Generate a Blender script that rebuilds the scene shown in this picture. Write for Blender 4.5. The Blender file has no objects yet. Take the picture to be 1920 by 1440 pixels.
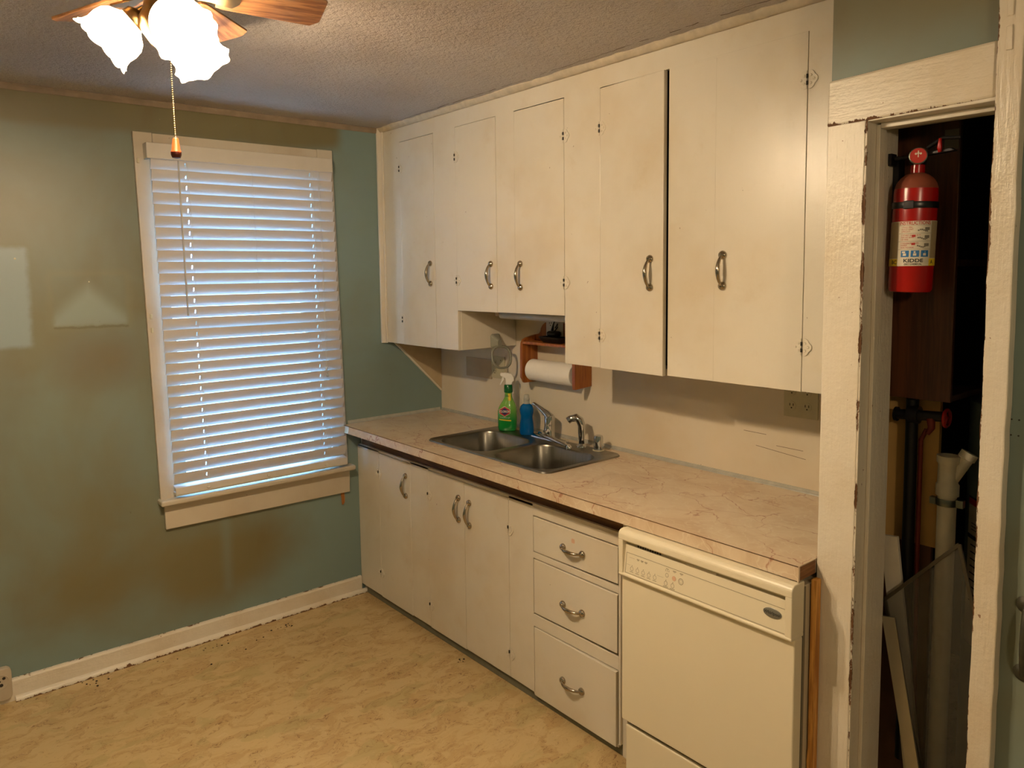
import bpy, bmesh, math, random
from mathutils import Vector, Matrix
random.seed(7)
SC = bpy.context.scene
COL = SC.collection
PI = math.pi

# ------------------------------------------------------------------ camera
cam_d = bpy.data.cameras.new('camera'); cam = bpy.data.objects.new('camera', cam_d); COL.objects.link(cam)
cam_d.sensor_fit = 'HORIZONTAL'; cam_d.sensor_width = 36.0
cam_d.lens = 1404.2 * 36.0 / 1920.0
cam_d.shift_x = 47.57 / 1920.0; cam_d.shift_y = -86.09 / 1920.0
cam_d.clip_start = 0.02
_r = Vector((0.77983317, -0.62582624, -0.01420358)); _u = Vector((0.06507961, 0.0584861, 0.99616466)); _f = Vector((0.62259527, 0.77776661, -0.08633793))
M = Matrix((( _r.x, _u.x, -_f.x, -2.4386), (_r.y, _u.y, -_f.y, -3.4655), (_r.z, _u.z, -_f.z, 1.6881), (0, 0, 0, 1)))
cam.matrix_world = M
SC.camera = cam

# ------------------------------------------------------------------ world, view, lights
SC.view_settings.view_transform = 'Standard'; SC.view_settings.look = 'None'
SC.view_settings.exposure = 1.38; SC.view_settings.gamma = 1.0; SC.view_settings.use_curve_mapping = False
W = bpy.data.worlds.new('world'); SC.world = W; W.use_nodes = True
_bg = W.node_tree.nodes['Background']; _bg.inputs[0].default_value = (0.22, 0.52, 1.0, 1); _bg.inputs[1].default_value = 9.0
LAMP_COL = (1.0, 0.76, 0.50)
LAMP_W = 23.0          # watts for each of the three bulbs
SHADE_E = 6.0          # glow of the frosted glass shades
FAN = (-1.93, -1.72)
def point(name, loc, w, r, col):
    d = bpy.data.lights.new(name, 'POINT'); d.energy = w; d.shadow_soft_size = r; d.color = col
    o = bpy.data.objects.new(name, d); o.location = loc; COL.objects.link(o); return o
# added fill light behind the camera, without any fixture, to brighten the room
point('added_fill_light', (-2.3, -4.5, 2.1), 16.0, 0.09, LAMP_COL)

# portal over the window opening: guides sampling of the daylight, adds no light of its own
_pd = bpy.data.lights.new('window_portal', 'AREA'); _pd.shape = 'RECTANGLE'; _pd.size = 0.86; _pd.size_y = 1.6; _pd.cycles.is_portal = True
_po = bpy.data.objects.new('window_portal', _pd); _po.location = (-1.09, 0.19, 1.46); _po.rotation_euler = (-PI / 2, 0, 0); COL.objects.link(_po)

# ------------------------------------------------------------------ materials
def lin(c):
    c = c / 255.0
    return c / 12.92 if c <= 0.04045 else ((c + 0.055) / 1.055) ** 2.4
def S(r, g, b): return (lin(r), lin(g), lin(b), 1.0)

class NM:
    def __init__(s, name):
        s.m = bpy.data.materials.new(name); s.m.use_nodes = True
        s.t = s.m.node_tree; s.n = s.t.nodes; s.l = s.t.links
        s.b = s.n['Principled BSDF']; s.out = s.n['Material Output']
        s._co = None
    def new(s, k, **kw):
        o = s.n.new(k)
        for a, v in kw.items(): setattr(o, a, v)
        return o
    def link(s, a, b): s.l.new(a, b)
    def co(s):
        if s._co is None: s._co = s.new('ShaderNodeNewGeometry').outputs['Position']
        return s._co
    def mapping(s, scale=(1, 1, 1), loc=(0, 0, 0), rot=(0, 0, 0), src=None):
        m = s.new('ShaderNodeMapping'); m.inputs['Scale'].default_value = scale; m.inputs['Location'].default_value = loc; m.inputs['Rotation'].default_value = rot
        s.link(src or s.co(), m.inputs['Vector']); return m.outputs[0]
    def noise(s, scale, detail=3, rough=0.55, dist=0, src=None, col=False):
        n = s.new('ShaderNodeTexNoise'); n.inputs['Scale'].default_value = scale; n.inputs['Detail'].default_value = detail
        n.inputs['Roughness'].default_value = rough; n.inputs['Distortion'].default_value = dist
        s.link(src or s.co(), n.inputs['Vector']); return n.outputs['Color' if col else 'Fac']
    def ramp(s, src, stops):
        r = s.new('ShaderNodeValToRGB'); e = r.color_ramp.elements
        e[0].position, e[0].color = stops[0]; e[1].position, e[1].color = stops[1]
        for p, c in stops[2:]:
            k = e.new(p); k.color = c
        s.link(src, r.inputs[0]); return r.outputs[0]
    def fr(s, src, lo, hi, a=0.0, b=1.0, smooth=True):
        m = s.new('ShaderNodeMapRange'); m.interpolation_type = 'SMOOTHSTEP' if smooth else 'LINEAR'
        for i, v in zip((1, 2, 3, 4), (lo, hi, a, b)): m.inputs[i].default_value = v
        s.link(src, m.inputs[0]); return m.outputs[0]
    def mix(s, fac, a, b, mode='MIX'):
        m = s.new('ShaderNodeMix', data_type='RGBA', blend_type=mode)
        for sock, v in ((m.inputs[0], fac), (m.inputs[6], a), (m.inputs[7], b)):
            if isinstance(v, (int, float)): sock.default_value = v
            elif isinstance(v, tuple): sock.default_value = v
            else: s.link(v, sock)
        return m.outputs[2]
    def math(s, op, a, b=None, c=None):
        m = s.new('ShaderNodeMath', operation=op)
        for sock, v in zip(m.inputs, (a, b, c)):
            if v is None: continue
            if isinstance(v, (int, float)): sock.default_value = v
            else: s.link(v, sock)
        return m.outputs[0]
    def xyz(s, src=None):
        x = s.new('ShaderNodeSeparateXYZ'); s.link(src or s.co(), x.inputs[0]); return x.outputs
    def box_mask(s, a, b, lo0, hi0, lo1, hi1, soft):
        # soft rectangle in two coordinates
        m = s.math('MULTIPLY', s.fr(a, lo0 - soft, lo0 + soft), s.fr(a, hi0 - soft, hi0 + soft, 1, 0))
        k = s.math('MULTIPLY', s.fr(b, lo1 - soft, lo1 + soft), s.fr(b, hi1 - soft, hi1 + soft, 1, 0))
        return s.math('MULTIPLY', m, k)
    def bump(s, h, strength=0.2, dist=0.002, normal=None):
        b = s.new('ShaderNodeBump'); b.inputs['Strength'].default_value = strength; b.inputs['Distance'].default_value = dist
        s.link(h, b.inputs['Height'])
        if normal: s.link(normal, b.inputs['Normal'])
        s.link(b.outputs[0], s.b.inputs['Normal']); return b.outputs[0]
    def set(s, color=None, rough=None, metal=None, **kw):
        if color is not None:
            if isinstance(color, tuple): s.b.inputs['Base Color'].default_value = color
            else: s.link(color, s.b.inputs['Base Color'])
        if rough is not None:
            if isinstance(rough, (int, float)): s.b.inputs['Roughness'].default_value = rough
            else: s.link(rough, s.b.inputs['Roughness'])
        if metal is not None: s.b.inputs['Metallic'].default_value = metal
        for k, v in kw.items(): s.b.inputs[k.replace('_', ' ')].default_value = v
        return s.m

MAT = {}
def plain(name, col, rough=0.5, metal=0.0, var=0.06, vscale=30, bump=0.0, **kw):
    m = NM(name)
    f = m.noise(vscale, 3)
    dark = tuple(c * (1 - var * 2) for c in col[:3]) + (1,)
    lite = tuple(min(1, c * (1 + var)) for c in col[:3]) + (1,)
    m.set(m.mix(f, dark, lite), rough, metal, **kw)
    if bump: m.bump(m.noise(vscale * 6, 2), bump, 0.001)
    MAT[name] = m.m; return m.m

def make_paint(name, base, grime, seams=0.0, rough=0.36, brush_axis='z', gamt=0.35, bstr=0.25):
    m = NM(name)
    g = m.fr(m.noise(2.2, 4, 0.6), 0.42, 0.72)
    g2 = m.fr(m.noise(9, 5, 0.7), 0.55, 0.8)
    c = m.mix(m.math('MULTIPLY', g, gamt), base, grime)
    c = m.mix(m.math('MULTIPLY', g2, 0.22), c, grime)
    # little chips
    ch = m.fr(m.noise(38, 2, 0.5), 0.775, 0.79)
    c = m.mix(m.math('MULTIPLY', ch, 0.55), c, S(120, 84, 50))
    sc = {'z': (60, 60, 2.5), 'y': (60, 2.5, 60), 'x': (2.5, 60, 60)}[brush_axis]
    br = m.noise(3.0, 3, 0.6, src=m.mapping(sc))
    lump = m.noise(45, 3, 0.6)
    h = m.math('ADD', m.math('MULTIPLY', br, 0.6), m.math('MULTIPLY', lump, 0.6))
    m.set(c, rough); m.bump(h, bstr, 0.003)
    MAT[name] = m.m; return m.m
CREAM = S(214, 206, 188); GRIME = S(190, 166, 122)
make_paint('cream_paint', CREAM, GRIME, rough=0.3)
make_paint('cream_paint_horizontal', CREAM, GRIME, brush_axis='y')
make_paint('window_trim_paint', S(190, 180, 160), S(158, 134, 98), gamt=0.4, bstr=0.18)
make_paint('backsplash_paint', S(212, 200, 176), S(196, 170, 124), bstr=0.12, rough=0.45)

def make_casing(name, edge_axis, e0, e1, soft, side=1, axis='z'):
    """old thick paint, chipped down to brown wood along one edge (edge_axis 1 = y)"""
    m = NM(name)
    x = m.xyz(); a = x[edge_axis]
    g = m.fr(m.noise(3.0, 4, 0.6), 0.4, 0.75)
    c = m.mix(m.math('MULTIPLY', g, 0.45), CREAM, GRIME)
    d = m.fr(a, e0, e1, 0, 1, smooth=False)
    n = m.noise(26, 6, 0.75, src=m.mapping((1, 1, 0.35)))
    k = m.fr(m.math('ADD', m.math('MULTIPLY', n, 1.0), m.math('MULTIPLY', d, 0.62)), 1.03, 1.07)
    wood = m.mix(m.noise(60, 3), S(120, 82, 44), S(74, 46, 26))
    c = m.mix(k, c, wood)
    sp = m.fr(m.noise(55, 2, 0.5), 0.755, 0.77)
    c = m.mix(m.math('MULTIPLY', sp, 0.8), c, S(118, 76, 44))
    sc = {'z': (50, 50, 5), 'y': (50, 6, 50), 'x': (6, 50, 50)}[axis]
    br = m.noise(3.0, 3, 0.6, src=m.mapping(sc))
    lump = m.noise(40, 4, 0.65)
    h = m.math('SUBTRACT', m.math('ADD', m.math('MULTIPLY', br, 0.7), m.math('MULTIPLY', lump, 1.0)), m.math('MULTIPLY', k, 0.8))
    m.set(c, m.fr(k, 0, 1, 0.3, 0.7)); m.bump(h, 0.55, 0.004)
    MAT[name] = m.m; return m.m
make_casing('casing_paint', 1, -2.574, -2.596, 0)
make_casing('casing_paint_header', 2, 2.08, 2.046, 0, axis='y')
make_casing('casing_paint_right', 1, -2.888, -2.868, 0)
make_casing('baseboard_paint', 2, 0.079, 0.092, 0, axis='x')
make_casing('quarter_round_paint', 2, 0.034, 0.0, 0, axis='x')
make_casing('jamb_paint', 0, -0.52, -0.548, 0)

# wall with smoke staining
def make_wall(name, stain_bias, patches=False):
    m = NM(name); X = m.xyz()
    teal = S(118, 137, 132); olive = S(111, 104, 72); brown = S(104, 85, 53)
    n = m.noise(1.5, 4, 0.55, 0.4)
    nv = m.noise(1.1, 4, 0.6, 0.6, src=m.mapping((3.2, 3.2, 0.9)))
    if patches:
        left = m.fr(X[0], -1.55, -0.35, 0.62, 0.05)
        f = m.math('ADD', left, m.math('MULTIPLY', m.math('SUBTRACT', n, 0.5), 1.5))
        # clean paint close to the floor board and in the corner
        f = m.math('SUBTRACT', f, m.fr(X[2], 0.05, 0.42, 0.45, 0.0))
        f = m.math('ADD', f, m.math('MULTIPLY', m.box_mask(X[0], X[2], -1.5, -0.9, 0.1, 0.52, 0.2), 0.5))
        f = m.math('ADD', f, m.box_mask(X[0], X[2], -2.3, -0.6, 2.33, 2.6, 0.05))
    else:
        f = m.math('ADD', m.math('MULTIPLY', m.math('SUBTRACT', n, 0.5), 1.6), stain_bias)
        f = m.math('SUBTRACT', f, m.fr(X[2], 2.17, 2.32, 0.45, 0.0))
    f = m.fr(f, 0.0, 1.0)
    c = m.mix(f, teal, olive)
    b = m.fr(nv, 0.52, 0.74)
    c = m.mix(m.math('MULTIPLY', b, m.math('MULTIPLY', f, 0.32)), c, brown)
    if patches:
        nn = m.noise(30, 3); dx = m.math('MULTIPLY', m.math('SUBTRACT', nn, 0.5), 0.02)
        xx = m.math('ADD', X[0], dx); zz = m.math('ADD', X[2], dx)
        pa = m.box_mask(xx, zz, -2.6, -1.992, 1.42, 1.813, 0.015)
        c = m.mix(m.math('MULTIPLY', pa, 0.9), c, S(134, 149, 150))
        halo = m.box_mask(xx, zz, -2.6, -1.96, 1.39, 1.84, 0.03)
        # picture ghost: pale house-shaped patch inside a darker outline
        pb = m.box_mask(xx, zz, -1.912, -1.636, 1.494, 1.702, 0.013)
        ring = m.math('SUBTRACT', m.box_mask(xx, zz, -1.93, -1.615, 1.475, 1.722, 0.02), pb)
        c = m.mix(m.math('MULTIPLY', m.math('MAXIMUM', ring, 0), 0.35), c, S(126, 122, 92))
        tri = m.math('SUBTRACT', m.math('SUBTRACT', 1.685, m.math('MULTIPLY', m.math('ABSOLUTE', m.math('ADD', X[0], 1.78)), 0.95)), X[2])
        tri = m.fr(tri, -0.03, 0.075)
        c = m.mix(m.math('MULTIPLY', pb, m.math('MULTIPLY', tri, 0.85)), c, S(134, 146, 138))
        low = m.box_mask(xx, zz, -1.915, -1.63, 1.483, 1.493, 0.004)
        c = m.mix(m.math('MULTIPLY', low, 0.6), c, S(90, 84, 56))
        c = m.mix(m.math('MULTIPLY', m.box_mask(X[0], X[2], -1.9, -1.6, 1.25, 1.46, 0.09), 0.55), c, brown)
        st = m.box_mask(X[0], X[2], -1.27, -1.24, 0.2, 0.6, 0.03)
        c = m.mix(m.math('MULTIPLY', st, 0.5), c, teal)
    sp = m.fr(m.noise(22, 3, 0.6, src=m.mapping((1, 1, 0.7))), 0.735, 0.76)
    c = m.mix(m.math('MULTIPLY', sp, 0.4), c, S(84, 74, 46))
    sp2 = m.fr(m.noise(34, 3, 0.6, src=m.mapping((1, 1, 0.5), loc=(5, 3, 1))), 0.745, 0.76)
    c = m.mix(m.math('MULTIPLY', sp2, 0.4), c, S(160, 150, 112))
    m.set(c, 0.42); m.bump(m.noise(60, 3, 0.6), 0.12, 0.002)
    MAT[name] = m.m; return m.m
make_wall('stained_wall', 0, True)
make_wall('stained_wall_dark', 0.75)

m = NM('textured_ceiling')
n1 = m.noise(95, 4, 0.65); n2 = m.noise(35, 3, 0.6, 0.5)
c = m.mix(m.fr(m.noise(1.2, 3), 0.35, 0.7), S(190, 180, 168), S(172, 158, 144))
c = m.mix(m.math('MULTIPLY', m.fr(n1, 0.5, 0.75), 0.25), c, S(120, 106, 90))
m.set(c, 0.7); m.bump(m.math('ADD', n1, m.math('MULTIPLY', n2, 1.2)), 0.9, 0.012); MAT['textured_ceiling'] = m.m

m = NM('vinyl_floor')
w = m.noise(9.0, 3, 0.55, col=True)
wc = m.new('ShaderNodeVectorMath', operation='MULTIPLY_ADD'); m.link(w, wc.inputs[0]); wc.inputs[1].default_value = (0.2, 0.2, 0); m.link(m.mapping((1.0, 1.9, 1), rot=(0, 0, 0.25)), wc.inputs[2])
wv = wc.outputs[0]
a = m.noise(8.5, 4, 0.6, 0.9, src=wv); b = m.noise(13, 3, 0.6, 1.3, src=wv); d = m.noise(26, 3, 0.7, 1.6, src=wv)
c = m.mix(m.fr(a, 0.42, 0.6), S(194, 170, 122), S(182, 154, 106))
c = m.mix(m.math('MULTIPLY', m.fr(m.noise(3.0, 3, 0.5, 1.0, src=m.mapping((1, 1, 1), loc=(7, 2, 0), src=wv)), 0.55, 0.64), 0.5), c, S(166, 152, 102))
ridge = m.math('ABSOLUTE', m.math('SUBTRACT', b, 0.5))
c = m.mix(m.math('MULTIPLY', m.fr(ridge, 0.0, 0.013, 1, 0), m.math('MULTIPLY', m.fr(a, 0.42, 0.54), 0.95)), c, S(118, 82, 44))
c = m.mix(m.math('MULTIPLY', m.fr(d, 0.62, 0.70), 0.5), c, S(136, 98, 54))
c = m.mix(m.math('MULTIPLY', m.fr(d, 0.28, 0.40, 1, 0), 0.45), c, S(210, 188, 144))
sp = m.fr(m.noise(60, 2), 0.76, 0.78)
c = m.mix(m.math('MULTIPLY', sp, 0.6), c, S(80, 56, 34))
m.set(c, 0.33); m.bump(m.noise(70, 3), 0.08, 0.001); MAT['vinyl_floor'] = m.m

m = NM('marble_laminate')
w = m.noise(5, 4, 0.6, col=True)
wc = m.new('ShaderNodeVectorMath', operation='MULTIPLY_ADD'); m.link(w, wc.inputs[0]); wc.inputs[1].default_value = (0.22, 0.22, 0.22); m.link(m.mapping((1.6, 1, 1), rot=(0, 0, 0.5)), wc.inputs[2])
def vein(scale, wd, src, loc=(1.3, 2.1, 0.57)):
    v = m.new('ShaderNodeTexVoronoi', feature='DISTANCE_TO_EDGE'); v.inputs['Scale'].default_value = scale
    m.link(m.mapping((1, 1, 1), loc=loc, src=src), v.inputs['Vector']); return m.fr(v.outputs['Distance'], 0.0, wd, 1, 0)
base = m.mix(m.fr(m.noise(5, 4, 0.6, 1.2), 0.35, 0.68), S(212, 194, 166), S(198, 174, 144))
base = m.mix(m.math('MULTIPLY', m.fr(m.noise(11, 4, 0.7, 2.5), 0.55, 0.7), 0.5), base, S(218, 206, 180))
vm = m.fr(m.noise(3.5, 3, 0.5, src=m.mapping((1, 1, 1), loc=(3, 1, 4))), 0.38, 0.55)
base = m.mix(m.math('MULTIPLY', vein(5.5, 0.022, wc.outputs[0]), m.math('MULTIPLY', vm, 0.95)), base, S(168, 118, 92))
base = m.mix(m.math('MULTIPLY', vein(11, 0.035, wc.outputs[0], (4, 4, 4)), 0.45), base, S(222, 212, 188))
m.set(base, 0.3); MAT['marble_laminate'] = m.m

def make_wood(name, a, b, axis='z', scale=1.0, rough=0.45, dark=None):
    m = NM(name)
    sc = {'z': (26, 26, 1.6), 'y': (26, 1.6, 26), 'x': (1.6, 26, 26)}[axis]
    g = m.noise(2.4 * scale, 4, 0.65, 0.7, src=m.mapping(sc))
    f = m.noise(9 * scale, 2, 0.5, src=m.mapping(sc))
    c = m.mix(m.fr(g, 0.35, 0.66), a, b)
    c = m.mix(m.math('MULTIPLY', m.fr(f, 0.55, 0.75), 0.35), c, dark or b)
    m.set(c, rough); m.bump(f, 0.15, 0.001)
    MAT[name] = m.m; return m.m
make_wood('raw_wood_rail', S(122, 84, 48), S(84, 54, 30), 'y', rough=0.7)
make_wood('pine_strip', S(224, 166, 84), S(170, 112, 48), 'z', rough=0.6)
make_wood('particle_edge', S(150, 104, 62), S(112, 72, 40), 'x', rough=0.7)
make_wood('stained_pine', S(172, 104, 42), S(138, 74, 26), 'z', rough=0.35)
make_wood('brown_painted_wood', S(98, 58, 34), S(72, 42, 26), 'z', rough=0.4)
make_wood('splinter_wood', S(176, 116, 50), S(130, 74, 28), 'z')
# fan blades: grain along the blade, in the blade's own coordinates
m = NM('oak_blade'); tc = m.new('ShaderNodeTexCoord').outputs['Object']
g = m.noise(2.2, 5, 0.6, 0.9, src=m.mapping((2.0, 30, 30), src=tc)); f = m.noise(9, 2, 0.5, src=m.mapping((2.5, 34, 34), src=tc))
c = m.mix(m.fr(g, 0.38, 0.62), S(168, 122, 76), S(122, 78, 42)); c = m.mix(m.math('MULTIPLY', m.fr(f, 0.55, 0.7), 0.5), c, S(84, 48, 24))
m.set(c, 0.35); MAT['oak_blade'] = m.m

plain('painted_gap_shade', S(20, 14, 10), 0.9)  # near-black colour standing in for shade inside the cabinets
plain('black_plastic', S(18, 18, 19), 0.3)
plain('black_metal', S(26, 24, 26), 0.45, 0.3)
plain('toe_strip', S(112, 110, 92), 0.6, var=0.15)
plain('nickel', S(176, 164, 144), 0.17, 1.0, var=0.1, vscale=60)
plain('chrome', S(205, 205, 205), 0.08, 1.0, var=0.03)
plain('antique_brass', S(150, 124, 84), 0.3, 1.0, var=0.12)
plain('metal_cove', S(186, 184, 172), 0.45, 0.3, var=0.15)
plain('ivory_plastic', S(190, 182, 150), 0.35)
plain('beige_board', S(186, 164, 128), 0.6, var=0.12, vscale=9)
plain('grey_paint', S(200, 198, 190), 0.35)
plain('ring_enamel', S(140, 140, 126), 0.25)
plain('slot_dark', S(40, 34, 26), 0.6)
plain('appliance_cream', S(222, 212, 184), 0.38, var=0.02, vscale=4)
plain('appliance_side', S(200, 188, 160), 0.5, var=0.03, vscale=6)
plain('appliance_print', S(140, 128, 104), 0.5)
plain('appliance_badge', S(122, 120, 108), 0.35, 0.3)
plain('badge_print', S(40, 40, 40), 0.5)
plain('red_tint', S(214, 172, 142), 0.5)
plain('red_paint', S(158, 16, 12), 0.25, var=0.08, vscale=10)
plain('dusty_shoulder', S(128, 62, 36), 0.75, var=0.2, vscale=20)
plain('label_white', S(214, 206, 184), 0.5)
plain('label_blue', S(36, 110, 170), 0.5)
plain('label_red', S(178, 40, 26), 0.5)
plain('label_yellow', S(222, 190, 40), 0.5)
plain('label_tan', S(160, 142, 108), 0.5)
plain('paper', S(236, 232, 222), 0.85, var=0.02, vscale=60, bump=0.9)
plain('pvc', S(216, 208, 186), 0.4, var=0.08)
plain('steel_clamp', S(120, 124, 112), 0.35, 0.9)
plain('copper_red', S(120, 42, 26), 0.5, 0.2, var=0.2)
plain('heater_enamel', S(120, 136, 130), 0.4, var=0.08)
plain('drywall_yellow', S(206, 164, 96), 0.8, var=0.15, vscale=6)
plain('drywall_torn', S(120, 84, 60), 0.9, var=0.2, vscale=12)
plain('aluminium', S(176, 172, 158), 0.35, 0.9)
plain('screen_frame', S(78, 72, 58), 0.4, 0.6)
plain('white_board', S(206, 198, 178), 0.6, var=0.06)
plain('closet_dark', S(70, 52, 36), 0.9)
plain('crack_brown', S(104, 82, 60), 0.9, var=0.2)
plain('debris', S(44, 30, 20), 0.9)
plain('blind_cord', S(200, 200, 196), 0.7)
plain('knob_wood', S(150, 62, 24), 0.3, var=0.1, vscale=80)
plain('knob_wood_dark', S(92, 34, 18), 0.3)
plain('tarnish', S(70, 68, 52), 0.5, 0.4, var=0.3, vscale=60)
plain('old_plaster', S(202, 188, 160), 0.7, var=0.2, vscale=25)
plain('old_moulding', S(142, 124, 102), 0.7, var=0.25, vscale=14)
plain('trigger_white', S(236, 234, 226), 0.35)
plain('label_silver', S(190, 200, 190), 0.4)
plain('label_navy', S(32, 30, 90), 0.4)
plain('blue_cap', S(190, 190, 180), 0.3, Transmission_Weight=0.3)
plain('pale_bounce_ground', S(150, 158, 150), 0.9)
plain('gasket_grey', S(120, 112, 96), 0.6)

m = NM('brushed_steel'); st = m.noise(6, 2, 0.5, src=m.mapping((1.5, 60, 1.5)))
m.set(m.mix(st, S(150, 146, 136), S(122, 118, 108)), m.fr(st, 0, 1, 0.26, 0.36), 1.0); MAT['brushed_steel'] = m.m
m = NM('blind_slat')
m.set(S(192, 188, 184), 0.4)
tr = m.new('ShaderNodeBsdfTranslucent'); tr.inputs[0].default_value = S(205, 220, 235)
mx = m.new('ShaderNodeMixShader'); mx.inputs[0].default_value = 0.02
m.link(m.b.outputs[0], mx.inputs[1]); m.link(tr.outputs[0], mx.inputs[2]); m.link(mx.outputs[0], m.out.inputs[0]); MAT['blind_slat'] = m.m
m = NM('blind_rail'); m.set(m.mix(m.noise(20), S(188, 182, 170), S(196, 190, 180)), 0.4); MAT['blind_rail'] = m.m
m = NM('window_glass'); m.set((1, 1, 1, 1), 0.02, Transmission_Weight=1.0, IOR=1.01); MAT['window_glass'] = m.m
m = NM('screen_mesh')      # fine insect mesh: half see-through
tp = m.new('ShaderNodeBsdfTransparent'); mx = m.new('ShaderNodeMixShader'); mx.inputs[0].default_value = 0.5
m.set(m.mix(m.noise(300), S(96, 92, 76), S(70, 66, 54)), 0.6); m.link(tp.outputs[0], mx.inputs[1]); m.link(m.b.outputs[0], mx.inputs[2]); m.link(mx.outputs[0], m.out.inputs[0]); MAT['screen_mesh'] = m.m
m = NM('frosted_glass_shade')
m.set(S(250, 240, 225), 0.3, Emission_Color=(1.0, 0.80, 0.55, 1), Emission_Strength=SHADE_E)
tr = m.new('ShaderNodeBsdfTranslucent'); tr.inputs[0].default_value = (0.95, 0.93, 0.9, 1)
mx = m.new('ShaderNodeMixShader'); mx.inputs[0].default_value = 0.4
m.link(m.b.outputs[0], mx.inputs[1]); m.link(tr.outputs[0], mx.inputs[2]); m.link(mx.outputs[0], m.out.inputs[0])
MAT['frosted_glass_shade'] = m.m
m = NM('lit_bulb'); m.set(S(255, 240, 210), 0.3, Emission_Color=(1.0, 0.80, 0.55, 1), Emission_Strength=30.0); MAT['lit_bulb'] = m.m
m = NM('green_plastic')
X = m.xyz(); f = m.fr(X[2], 0.96, 1.06)
m.set(m.mix(f, S(22, 130, 52), S(120, 176, 72)), 0.2, Coat_Weight=0.4); MAT['green_plastic'] = m.m
plain('dark_green', S(10, 96, 44), 0.25)
m = NM('blue_soap'); m.set(S(0, 112, 190), 0.05, Transmission_Weight=0.6, IOR=1.33); MAT['blue_soap'] = m.m
m = NM('clear_plastic'); m.set(S(225, 230, 228), 0.15, Transmission_Weight=0.7, IOR=1.3); MAT['clear_plastic'] = m.m

# ------------------------------------------------------------------ mesh helpers
class MB:
    def __init__(s): s.bm = bmesh.new()
    def verts(s, pts): return [s.bm.verts.new(p) for p in pts]
    def face(s, vs):
        try: return s.bm.faces.new(vs)
        except ValueError: return None
    def hexa(s, p):   # 8 points: bottom 4 ccw, top 4 ccw
        v = s.verts(p)
        for f in ((3, 2, 1, 0), (4, 5, 6, 7), (0, 1, 5, 4), (1, 2, 6, 5), (2, 3, 7, 6), (3, 0, 4, 7)): s.face([v[i] for i in f])
        return s
    def box(s, x0, x1, y0, y1, z0, z1):
        x0, x1 = sorted((x0, x1)); y0, y1 = sorted((y0, y1)); z0, z1 = sorted((z0, z1))
        return s.hexa([(x0, y0, z0), (x1, y0, z0), (x1, y1, z0), (x0, y1, z0), (x0, y0, z1), (x1, y0, z1), (x1, y1, z1), (x0, y1, z1)])
    def prism(s, poly, ax, a, b):
        """extrude 2D polygon along axis ax from a to b; poly in the other two axes in order"""
        def P(q, t):
            q = list(q); q.insert(ax, t); return tuple(q)
        A = s.verts([P(q, a) for q in poly]); B_ = s.verts([P(q, b) for q in poly]); n = len(poly)
        s.face(A); s.face(B_[::-1])
        for i in range(n): s.face([A[i], B_[i], B_[(i + 1) % n], A[(i + 1) % n]])
        return s
    def loft(s, rings, closed=True, cap0=True, cap1=True):
        R = [s.verts(r) for r in rings]
        for a, b in zip(R, R[1:]):
            n = len(a)
            for i in range(n if closed else n - 1): s.face([a[i], a[(i + 1) % n], b[(i + 1) % n], b[i]])
        if cap0 and closed: s.face(R[0][::-1])
        if cap1 and closed: s.face(R[-1])
        return s
    def lathe(s, prof, loc=(0, 0, 0), axis=(0, 0, 1), n=28, cap=True, mod=None):
        """prof: (r, h) pairs along axis"""
        q = Vector((0, 0, 1)).rotation_difference(Vector(axis).normalized()).to_matrix(); L = Vector(loc)
        rings = []
        for k, (r, h) in enumerate(prof):
            ring = []
            for i in range(n):
                t = 2 * PI * i / n; rr = r; hh = h
                if mod: rr, hh = mod(k, t, r, h)
                ring.append(tuple(L + q @ Vector((rr * math.cos(t), rr * math.sin(t), hh))))
            rings.append(ring)
        return s.loft(rings, True, cap, cap)
    def tube(s, pts, r, n=10, closed=False, flat=1.0):
        pts = [Vector(p) for p in pts]; N = len(pts); rings = []; prev = None
        for i, p in enumerate(pts):
            a = pts[(i - 1) % N] if (i > 0 or closed) else p; b = pts[(i + 1) % N] if (i < N - 1 or closed) else p
            t = (b - a).normalized()
            if prev is None:
                ref = Vector((0, 0, 1)) if abs(t.z) < 0.9 else Vector((1, 0, 0))
                u = t.cross(ref).normalized()
            else: u = (prev - t * prev.dot(t)).normalized()
            prev = u; w = t.cross(u)
            rr = r[i] if isinstance(r, (list, tuple)) else r
            rings.append([tuple(p + u * rr * math.cos(2 * PI * k / n) + w * rr * flat * math.sin(2 * PI * k / n)) for k in range(n)])
        if closed: rings.append(rings[0]); return s.loft(rings, True, False, False)
        return s.loft(rings)
    def obj(s, name, mat, parent=None, bevel=0.0, smooth=None, seg=2, loc=None):
        bmesh.ops.remove_doubles(s.bm, verts=s.bm.verts, dist=1e-6)
        bmesh.ops.recalc_face_normals(s.bm, faces=s.bm.faces)
        me = bpy.data.meshes.new(name)
        if loc is not None:
            for v in s.bm.verts: v.co -= Vector(loc)
        s.bm.to_mesh(me); s.bm.free()
        me.materials.append(MAT[mat] if isinstance(mat, str) else mat)
        o = bpy.data.objects.new(name, me); COL.objects.link(o)
        if parent:
            o.parent = parent
            if loc is None: o.matrix_parent_inverse = Matrix.Translation(-world_loc(parent))
            else: o.location = Vector(loc) - world_loc(parent)
        elif loc is not None: o.location = loc
        if bevel:
            b = o.modifiers.new('bevel', 'BEVEL'); b.width = bevel; b.segments = seg; b.limit_method = 'ANGLE'; b.angle_limit = math.radians(50)
        if smooth:
            for f in me.polygons: f.use_smooth = True
            if smooth != True:
                me.set_sharp_from_angle(angle=math.radians(smooth))
        return o
def world_loc(o):
    v = Vector(o.location)
    if o.parent: v = v + world_loc(o.parent) if o.matrix_parent_inverse == Matrix.Identity(4) else v
    return v
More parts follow.
